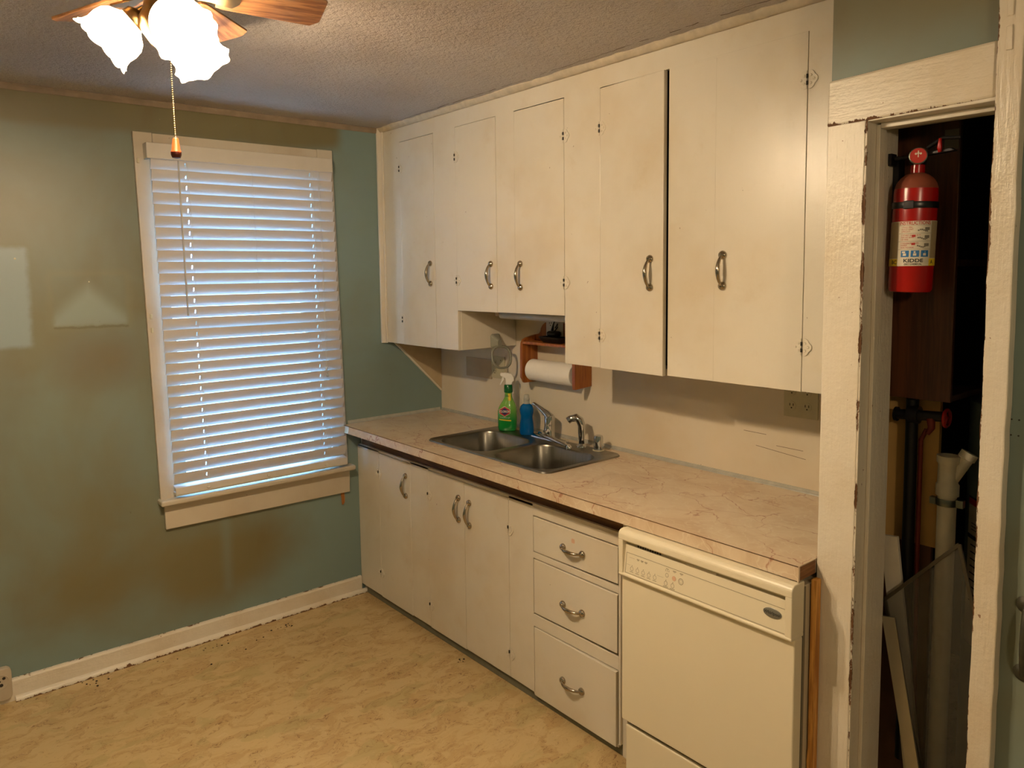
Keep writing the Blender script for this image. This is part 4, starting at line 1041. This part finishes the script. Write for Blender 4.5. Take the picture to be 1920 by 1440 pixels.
# ================================================================== CLOSET CONTENT
bk = thing('brown_closet_shelf', 'dark brown painted shelf cabinet hanging in the closet', 'cabinet', (-0.2, -2.63, 1.34))
MB().box(-0.30, -0.285, -2.716, -2.535, 1.335, H - 0.01).obj('side_panel', 'brown_painted_wood', bk, bevel=0.002)
for z0, z1 in ((1.337, 1.352), (1.688, 1.706), (2.10, 2.118)): MB().box(-0.285, -0.062, -2.716, -2.56, z0, z1).obj('shelf', 'brown_painted_wood', bk)
MB().box(-0.285, -0.062, -2.56, -2.546, 1.352, H - 0.01).obj('back_panel', 'brown_painted_wood', bk)
MB().box(-0.302, -0.30, -2.713, -2.68, 1.985, 2.035).obj('bare_patch', 'gasket_grey', bk, bevel=0.0005)

fe = thing('fire_extinguisher', 'red fire extinguisher strapped to the closet door jamb', 'fire extinguisher', (-0.42, -2.652, 1.625))
EX, EY, EZ = -0.415, -2.654, 1.625; ER = 0.0495
TILT = Vector((0.0, -0.028, 1)).normalized()
def EP(h): return Vector((EX, EY, EZ)) + TILT * h
def elathe(prof, n=36): return MB().lathe(prof, (EX, EY, EZ), TILT, n)
elathe([(ER - 0.012, 0.0), (ER - 0.003, 0.002), (ER, 0.008), (ER, 0.245), (ER - 0.001, 0.257)]).obj('cylinder', 'red_paint', fe, smooth=50)
elathe([(ER - 0.001, 0.257), (ER - 0.005, 0.271), (ER - 0.013, 0.283), (ER - 0.024, 0.292), (ER - 0.033, 0.296)]).obj('shoulder', 'dusty_shoulder', fe, smooth=60)
elathe([(0.017, 0.293), (0.0165, 0.315), (0.013, 0.317)], 24).obj('neck', 'red_paint', fe, smooth=50)
p = EP(0.335)
mb = MB(); mb.box(p.x - 0.014, p.x + 0.014, p.y - 0.016, p.y + 0.016, p.z - 0.020, p.z + 0.018); mb.obj('valve', 'black_metal', fe, bevel=0.004)
# view-side direction from the jamb: gauge faces the room
GD = Vector((-0.92, -0.38, 0.05)).normalized()
g0 = EP(0.334) + Vector((-0.016, -0.006, 0.0))
MB().lathe([(0.008, -0.004), (0.0175, 0.004), (0.0205, 0.008), (0.0205, 0.014), (0.0185, 0.0155)], g0, GD, 26).obj('gauge', 'steel_clamp', fe, smooth=40)
MB().lathe([(0.0182, 0), (0.0180, 0.0008)], g0 + GD * 0.0155, GD, 24).obj('gauge_face', 'label_red', fe)
gt = GD.cross(Vector((0, 0, 1))).normalized(); gu = gt.cross(GD).normalized()
mb = MB(); gc = g0 + GD * 0.0166
for a in (-0.7, 0, 0.7):
    q = gc + gt * 0.008 * math.sin(a) + gu * 0.006 * math.cos(a); mb.lathe([(0.0026, 0), (0.0026, 0.0005)], q, GD, 8)
mb.face(mb.verts([tuple(gc + gt * s1 * 0.0012 + gu * s2) for s1, s2 in ((-1, -0.004), (1, -0.004), (1, 0.012), (-1, 0.012))]))
mb.obj('gauge_marks', 'label_white', fe)
mb = MB(); p = EP(0.352)
mb.hexa([(p.x - 0.008, p.y + 0.055, p.z - 0.020), (p.x + 0.010, p.y + 0.055, p.z - 0.020), (p.x + 0.010, p.y - 0.085, p.z - 0.012), (p.x - 0.008, p.y - 0.085, p.z - 0.012), (p.x - 0.008, p.y + 0.055, p.z - 0.012), (p.x + 0.010, p.y + 0.055, p.z - 0.012), (p.x + 0.010, p.y - 0.075, p.z - 0.004), (p.x - 0.008, p.y - 0.075, p.z - 0.004)])
mb.tube([(p.x, p.y - 0.02, p.z + 0.002), (p.x, p.y - 0.055, p.z + 0.022), (p.x, p.y - 0.095, p.z + 0.018)], 0.009, 8, flat=0.5)
mb.obj('lever_handle', 'black_metal', fe, bevel=0.002)
MB().tube([tuple(EP(0.372) + Vector((-0.012, -0.052, 0.0))), tuple(EP(0.350) + Vector((-0.014, -0.052, 0.0))), tuple(EP(0.340) + Vector((-0.012, -0.053, 0)))], [0.003, 0.006, 0.004], 8).obj('safety_pin', 'red_paint', fe, smooth=60)
elathe([(ER + 0.0012, 0.208), (ER + 0.002, 0.210), (ER + 0.002, 0.222), (ER + 0.0012, 0.224)]).obj('strap', 'black_plastic', fe, smooth=40)
VD = math.atan2(-3.4655 - EY, -2.4386 - EX) + 0.06     # side of the cylinder carrying the label
def cyl(u, h, off):   # u metres around the cylinder, h height
    a = VD + u / ER; c_ = EP(h); return (c_.x + (ER + off) * math.cos(a), c_.y + (ER + off) * math.sin(a), c_.z)
mb = MB(); b_ = VD
for du, dh in ((0, 0),):
    q = [cyl(-0.028, 0.206, 0.004), cyl(-0.006, 0.206, 0.004), cyl(-0.006, 0.226, 0.004), cyl(-0.028, 0.226, 0.004)]; q2 = [cyl(-0.028, 0.206, 0.001), cyl(-0.006, 0.206, 0.001), cyl(-0.006, 0.226, 0.001), cyl(-0.028, 0.226, 0.001)]
    mb.hexa(q2 + q)
mb.obj('buckle', 'black_metal', fe, bevel=0.0015)
def cpatch(mb, u0, u1, h0, h1, off):
    n = max(2, int(abs(u1 - u0) / 0.004)); A = mb.verts([cyl(u0 + (u1 - u0) * i / n, h0, off) for i in range(n + 1)]); B2 = mb.verts([cyl(u0 + (u1 - u0) * i / n, h1, off) for i in range(n + 1)])
    for i in range(n): mb.face([A[i], A[i + 1], B2[i + 1], B2[i]])
mb = MB(); cpatch(mb, -0.075, 0.075, 0.066, 0.176, 0.0004); lb = mb.obj('label', 'label_white', fe)
def sub(mb, name, mat):
    o = mb.obj(name, mat, None); o.parent = lb; return o
for u0, u1 in ((-0.075, -0.037), (0.037, 0.075)): mb = MB(); cpatch(mb, u0, u1, 0.066, 0.084, 0.0007); sub(mb, 'label_corner', 'label_yellow')
for u0, u1 in ((-0.075, -0.038), (0.040, 0.075)): mb = MB(); cpatch(mb, u0, u1, 0.085, 0.175, 0.0006); sub(mb, 'label_side', 'label_tan')
mb = MB()
for k in range(3): cpatch(mb, -0.028 + k * 0.022, -0.010 + k * 0.022, 0.088, 0.104, 0.0008)
sub(mb, 'label_pictogram', 'label_blue')
mb = MB()
for k in range(3):
    c0 = -0.019 + k * 0.022; cpatch(mb, c0 - 0.004, c0 + 0.003, 0.091, 0.097, 0.0011); cpatch(mb, c0 - 0.006 + k * 0.003, c0 + 0.001, 0.098, 0.102, 0.0011)
sub(mb, 'pictogram_shape', 'label_white')
mb = MB(); 
add_text(mb, 'INSTRUCTIONS', 0.0118, lambda a, b: cyl(a * 0.86, 0.1705 + b, 0.0009), bold=0.00015)
for k, (l1, l2, l3) in enumerate((('1 PULL PIN', 'HOLD UNIT', 'UPRIGHT'), ('2 START BACK 8 FT', 'AIM AT BASE', 'OF FIRE'), ('3 SQUEEZE LEVER', 'SWEEP', 'SIDE TO SIDE'))):
    for j, tline in enumerate((l1, l2, l3)): add_text(mb, tline, 0.0050, lambda a, b: cyl(a - 0.030, 0.1605 - k * 0.0195 - j * 0.0052 + b, 0.0009), align='LEFT')
for k in (0, 1): cpatch(mb, -0.006, 0.002, 0.1365 - k * 0.0195, 0.142 - k * 0.0195, 0.0009)
sub(mb, 'label_red_text', 'label_red')
mb = MB()
for h in (0.1650, 0.1455, 0.1260, 0.1065): cpatch(mb, -0.036, 0.038, h, h + 0.0006, 0.0008)
cpatch(mb, -0.037, -0.0364, 0.085, 0.176, 0.0008); cpatch(mb, 0.0384, 0.039, 0.085, 0.176, 0.0008)
for k in range(3):    # simple grey sketches of hands and hose
    h = 0.151 - k * 0.0195
    for i in range(6): cpatch(mb, 0.006 + i * 0.004, 0.0095 + i * 0.004, h + 0.002 * math.sin(i + k), h + 0.0035 + 0.002 * math.sin(i + k), 0.0009)
    cpatch(mb, 0.022, 0.034, h + 0.002, h + 0.009, 0.0009)
sub(mb, 'label_drawing', 'gasket_grey')
mb = MB(); add_text(mb, 'KIDDE', 0.0150, lambda a, b: cyl(a, 0.0788 + b * 0.8, 0.0009), bold=0.0004); add_text(mb, 'DRY CHEMICAL', 0.0055, lambda a, b: cyl(a, 0.0702 + b, 0.0009), bold=0.00015)
add_text(mb, 'BC', 0.0135, lambda a, b: cyl(a - 0.046, 0.075 + b, 0.0011), bold=0.0002); add_text(mb, 'A', 0.0135, lambda a, b: cyl(a + 0.046, 0.075 + b, 0.0011), bold=0.0002)
sub(mb, 'label_black_text', 'badge_print')
mb = MB(); mb.box(-0.43, -0.40, -2.606, -2.598, 1.945, 1.975); mb.box(-0.40, -0.365, -2.612, -2.598, 1.80, 1.97); mb.obj('wall_bracket', 'black_metal', fe)

# pipes
pp = thing('iron_pipe', 'black iron water pipe with a red valve wheel in the closet', 'pipe', (-0.272, -2.615, 0.7))
MB().tube([(-0.272, -2.616, 0.3), (-0.272, -2.614, 1.33)], 0.0155, 14).obj('riser', 'black_metal', pp, smooth=60)
mb = MB(); mb.tube([(-0.285, -2.582, 1.286), (-0.285, -2.70, 1.294)], 0.014, 12); mb.lathe([(0.024, -0.014), (0.024, 0.014)], (-0.28, -2.622, 1.290), (0, 1, 0), 16); mb.lathe([(0.020, 0), (0.020, 0.006)], (-0.285, -2.582, 1.286), (0, 1, 0), 16); mb.obj('valve_body', 'black_metal', pp, smooth=45)
mb = MB(); mb.tube([(-0.290 + 0.022 * math.cos(2 * PI * i / 20), -2.706, 1.292 + 0.022 * math.sin(2 * PI * i / 20)) for i in range(20)], 0.0048, 8, closed=True)
for a in (0, 2 * PI / 3, 4 * PI / 3): mb.tube([(-0.290, -2.706, 1.292), (-0.290 + 0.022 * math.cos(a), -2.706, 1.292 + 0.022 * math.sin(a))], 0.003, 6)
mb.obj('hand_wheel', 'red_paint', pp, smooth=60)
mb = MB(); mb.tube([(-0.29, -2.668, 1.285), (-0.295, -2.672, 1.262), (-0.30, -2.664, 1.245)], [0.011, 0.009, 0.006], 10); mb.obj('spigot', 'copper_red', pp, smooth=60)
cr = thing('copper_pipe', 'thin reddish copper pipe beside the black iron pipe', 'pipe', (-0.268, -2.637, 0.7))
MB().tube([(-0.262, -2.648, 1.25), (-0.268, -2.637, 1.22), (-0.268, -2.638, 0.9), (-0.268, -2.645, 0.4)], 0.006, 10).obj('tube', 'copper_red', cr, smooth=60)
pv = thing('pvc_drain_pipe', 'white plastic drain pipe with a wye fitting and steel clamp', 'pipe', (-0.27, -2.707, 0.5))
MB().lathe([(0.0225, 0.0), (0.0225, 1.09)], (-0.27, -2.707, 0.01), n=24).obj('pipe', 'pvc', pv, smooth=60)
MB().lathe([(0.0225, 0), (0.0275, 0.001), (0.0275, 0.030), (0.0245, 0.034), (0.0235, 0.085), (0.0275, 0.090), (0.0275, 0.108), (0.022, 0.108), (0.021, 0.06)], (-0.27, -2.707, 1.082), n=24).obj('coupling', 'pvc', pv, smooth=40)
MB().lathe([(0.017, 0), (0.0175, 0.062), (0.021, 0.064), (0.021, 0.082), (0.016, 0.082)], (-0.268, -2.716, 1.128), (0.25, -0.42, 0.90), n=20).obj('wye_branch', 'pvc', pv, smooth=40)
mb = MB(); mb.lathe([(0.0262, 0), (0.0268, 0.001), (0.0268, 0.017), (0.0262, 0.018)], (-0.27, -2.707, 1.056), n=24); mb.box(-0.28, -0.262, -2.748, -2.73, 1.056, 1.076); mb.box(-0.28, -0.262, -2.684, -2.668, 1.054, 1.072); mb.obj('clamp', 'steel_clamp', pv, smooth=40)
# water heater with stickers
wh = thing('water_heater', 'dark grey-green water heater tank at the back of the closet', 'water heater', (0.17, -2.78, 0))
HX, HY, HR = 0.04, -2.86, 0.20
MB().lathe([(HR - 0.01, 0.05), (HR, 0.06), (HR, 1.31), (HR - 0.02, 1.322), (0.05, 1.325)], (HX, HY, 0), n=48).obj('tank', 'heater_enamel', wh, smooth=40)
def hp(a, z, off): return (HX + (HR + off) * math.cos(a), HY + (HR + off) * math.sin(a), z)
def hpatch(mb, a0, a1, z0, z1, off):
    n = 8; A = mb.verts([hp(a0 + (a1 - a0) * i / n, z0, off) for i in range(n + 1)]); B2 = mb.verts([hp(a0 + (a1 - a0) * i / n, z1, off) for i in range(n + 1)])
    for i in range(n): mb.face([A[i], A[i + 1], B2[i + 1], B2[i]])
A0 = PI * 0.70; A1 = PI * 1.12
mb = MB(); hpatch(mb, A0, A1, 0.935, 1.035, 0.001); hpatch(mb, A0, A1, 0.62, 0.925, 0.001); sl = mb.obj('sticker', 'label_white', wh)
mb = MB(); hpatch(mb, A0, A1, 1.020, 1.038, 0.0015); 
for i in range(1): mb.lathe([(0.017, 0), (0.017, 0.002)], hp(PI * 1.02, 0.985, 0.0), (-1, 0, 0), 16)
q = mb.obj('sticker_red', 'label_red', None); q.parent = sl
mb = MB(); hpatch(mb, A0, A1, 1.038, 1.043, 0.0015); hpatch(mb, A0, A1, 0.923, 0.934, 0.0016)
for k in range(9): hpatch(mb, A0 + 0.1, A1 - 0.1, 0.905 - k * 0.02, 0.9085 - k * 0.02, 0.0016)
for k in range(3): hpatch(mb, A0 + 0.1, A1 - 0.4, 0.950 + k * 0.009, 0.952 + k * 0.009, 0.0016)
q = mb.obj('sticker_print', 'badge_print', None); q.parent = sl
# leaning window screen
ws = thing('window_screen', 'framed insect window screen leaning in the closet doorway', 'window screen', (-0.37, -2.72, 0))
def SPt(s_, t_): # s across, t up the screen; leaning
    A_ = Vector((-0.352, -2.592, 0.780)); B_ = Vector((-0.352, -2.768, 0.985)); C_ = Vector((-0.345, -2.775, 0.004))
    up_ = A_ - C_; ac = B_ - A_
    return C_ + up_ * t_ + ac * s_
def sbar(mb, a, b, w, th):
    a = Vector(a); b = Vector(b); d = (b - a).normalized(); n = Vector((1, 0, 0)); s_ = d.cross(n).normalized() * w
    mb.hexa([tuple(v) for v in (a - s_ - n * th, a + s_ - n * th, a + s_ + n * th, a - s_ + n * th, b - s_ - n * th, b + s_ - n * th, b + s_ + n * th, b - s_ + n * th)])
mb = MB()
sbar(mb, SPt(0, 0), SPt(0, 1), 0.0045, 0.003); sbar(mb, SPt(0, 1), SPt(1, 1), 0.0045, 0.003); sbar(mb, SPt(1, 1), SPt(1, 0.3), 0.0045, 0.003)
mb.obj('frame', 'screen_frame', ws, bevel=0.0008)
mb = MB(); mb.face(mb.verts([tuple(SPt(s_, t_)) for s_, t_ in ((0, 0), (0, 1), (1, 1), (1, 0.3))])); mb.obj('mesh', 'screen_mesh', ws)
# leaning aluminium channel and white board
mb = MB(); sbar(mb, (-0.372, -2.612, 0.745), (-0.366, -2.745, 0.02), 0.017, 0.004); mb2 = mb
mb.box(0, 0, 0, 0, 0, 0) if False else None
o = mb.obj('metal_channel', 'aluminium', bevel=0.001); tag(o, 'aluminium channel leaning left of the window screen', 'metal strip')
mb = MB(); sbar(mb, (-0.330, -2.590, 0.955), (-0.315, -2.70, 0.02), 0.022, 0.006)
tag(mb.obj('white_strip', 'white_board', bevel=0.001), 'white painted board leaning behind the window screen', 'board')

# ================================================================== CEILING FAN
fx, fy = FAN
fan = thing('ceiling_fan', 'brass ceiling fan with oak blades and three lit tulip shades', 'ceiling fan', (fx, fy, H))
MB().lathe([(0.075, 0.448), (0.085, 0.43), (0.095, 0.40), (0.097, 0.34), (0.085, 0.325), (0.06, 0.318)], (fx, fy, 2.0), n=40).obj('motor_housing', 'antique_brass', fan, smooth=45)
MB().lathe([(0.058, 0.318), (0.050, 0.300), (0.036, 0.282), (0.040, 0.262), (0.050, 0.245), (0.048, 0.225), (0.034, 0.205), (0.024, 0.190), (0.015, 0.183), (0.006, 0.180)], (fx, fy, 2.0), n=36).obj('light_kit', 'antique_brass', fan, smooth=50)
NB = 6; A0_ = -12; ZBL = 2.312; BR = 0.355; BW = 0.064; PIT = math.radians(-13)
def blade_mesh():
    mb = MB(); out = []
    pl_ = [(0.115, -0.040), (0.13, -0.046), (BR - 0.02, -BW), (BR, -BW + 0.022), (BR, BW - 0.022), (BR - 0.02, BW), (0.13, 0.046), (0.115, 0.040)]
    for z in (-0.003, 0.003): out.append([(x, y, z) for x, y in pl_])
    mb.loft(out); return mb
bo = None
for k in range(NB):
    a = math.radians(A0_ + 60 * k)
    if bo is None:
        bo = blade_mesh().obj('blade', 'oak_blade', None, bevel=0.001); b = bo
        mbk = MB(); mbk.loft([[(x, y, 0.003 + dz) for x, y in ((0.06, -0.012), (0.10, -0.016), (0.15, -0.030), (0.165, -0.010), (0.165, 0.010), (0.15, 0.030), (0.10, 0.016), (0.06, 0.012))] for dz in (0.0, 0.004)])
        for v in mbk.bm.verts: v.co.z -= 0.0105
        bk_ = mbk.obj('blade_bracket', 'antique_brass', None, bevel=0.001); bk_.parent = b; bk0 = bk_
    else:
        b = bo.copy(); COL.objects.link(b); q = bk0.copy(); COL.objects.link(q); q.parent = b
    b.parent = fan
    b.matrix_local = Matrix.Translation((0, 0, ZBL - H)) @ Matrix.Rotation(a, 4, 'Z') @ Matrix.Rotation(PIT, 4, 'X')
for k, az in enumerate((153, 33, -87)):
    a = math.radians(az); d = Vector((math.cos(a), math.sin(a), 0))
    tilt = math.radians(40)
    ax = (d * math.cos(tilt) + Vector((0, 0, -1)) * math.sin(tilt)).normalized()
    s0 = Vector((fx, fy, 2.262)) + d * 0.036
    MB().tube([tuple(Vector((fx, fy, 2.268)) + d * 0.02), tuple(s0), tuple(s0 + ax * 0.02)], [0.010, 0.012, 0.014], 12).obj('arm', 'antique_brass', fan, smooth=60)
    MB().lathe([(0.012, 0.008), (0.026, 0.018), (0.028, 0.034), (0.024, 0.042)], s0, ax, 24).obj('socket_cup', 'antique_brass', fan, smooth=50)
    pf = [(0.022, 0.030), (0.028, 0.040), (0.046, 0.052), (0.054, 0.064), (0.0565, 0.080), (0.055, 0.096), (0.058, 0.108), (0.063, 0.117), (0.065, 0.120)]
    def ruff(kk, t, r, h, n=6):
        w = max(0, (kk - 5) / 3.0); return r + 0.003 * w * math.cos(n * t * 2), h + 0.004 * w * math.cos(n * t)
    sh = MB().lathe(pf, s0, ax, 60, cap=False, mod=ruff).obj('glass_shade', 'frosted_glass_shade', fan, smooth=True)
    so = sh.modifiers.new('solid', 'SOLIDIFY'); so.thickness = 0.0025; so.offset = 1
    bc_ = s0 + ax * 0.055
    MB().lathe([(0.008, -0.045), (0.012, -0.03), (0.022, -0.012), (0.026, 0.004), (0.022, 0.018), (0.010, 0.026), (0.002, 0.028)], bc_, ax, 20).obj('bulb', 'lit_bulb', fan, smooth=True)
    lp_ = s0 + ax * 0.088
    point('bulb_light', tuple(lp_), LAMP_W, 0.022, LAMP_COL)
# pull chain
cx0, cy0 = fx - 0.002, fy - 0.048
mb = MB()
pts = [Vector((cx0, cy0, 2.195)), Vector((cx0 + 0.002, cy0 - 0.002, 1.985))]
nb = 46
for i in range(nb):
    p = pts[0].lerp(pts[1], i / (nb - 1)); mb.lathe([(0.0005, -0.0017), (0.0016, 0), (0.0005, 0.0017)], p, n=6)
mb.tube([pts[0], pts[1]], 0.0003, 4)
MB_c = mb.obj('pull_chain', 'antique_brass', fan)
kb = MB(); kb.lathe([(0.0045, 0.030), (0.0060, 0.028), (0.0090, 0.004), (0.0105, 0.002), (0.0110, 0.0)], (pts[1].x, pts[1].y, 1.957), n=20); k1 = kb.obj('pull_knob', 'knob_wood', None, smooth=40)
k1.parent = MB_c
kb = MB(); kb.lathe([(0.0110, 0.0), (0.0108, -0.006), (0.0085, -0.012), (0.003, -0.0135)], (pts[1].x, pts[1].y, 1.957), n=20); k2 = kb.obj('knob_tip', 'knob_wood_dark', None, smooth=40); k2.parent = MB_c
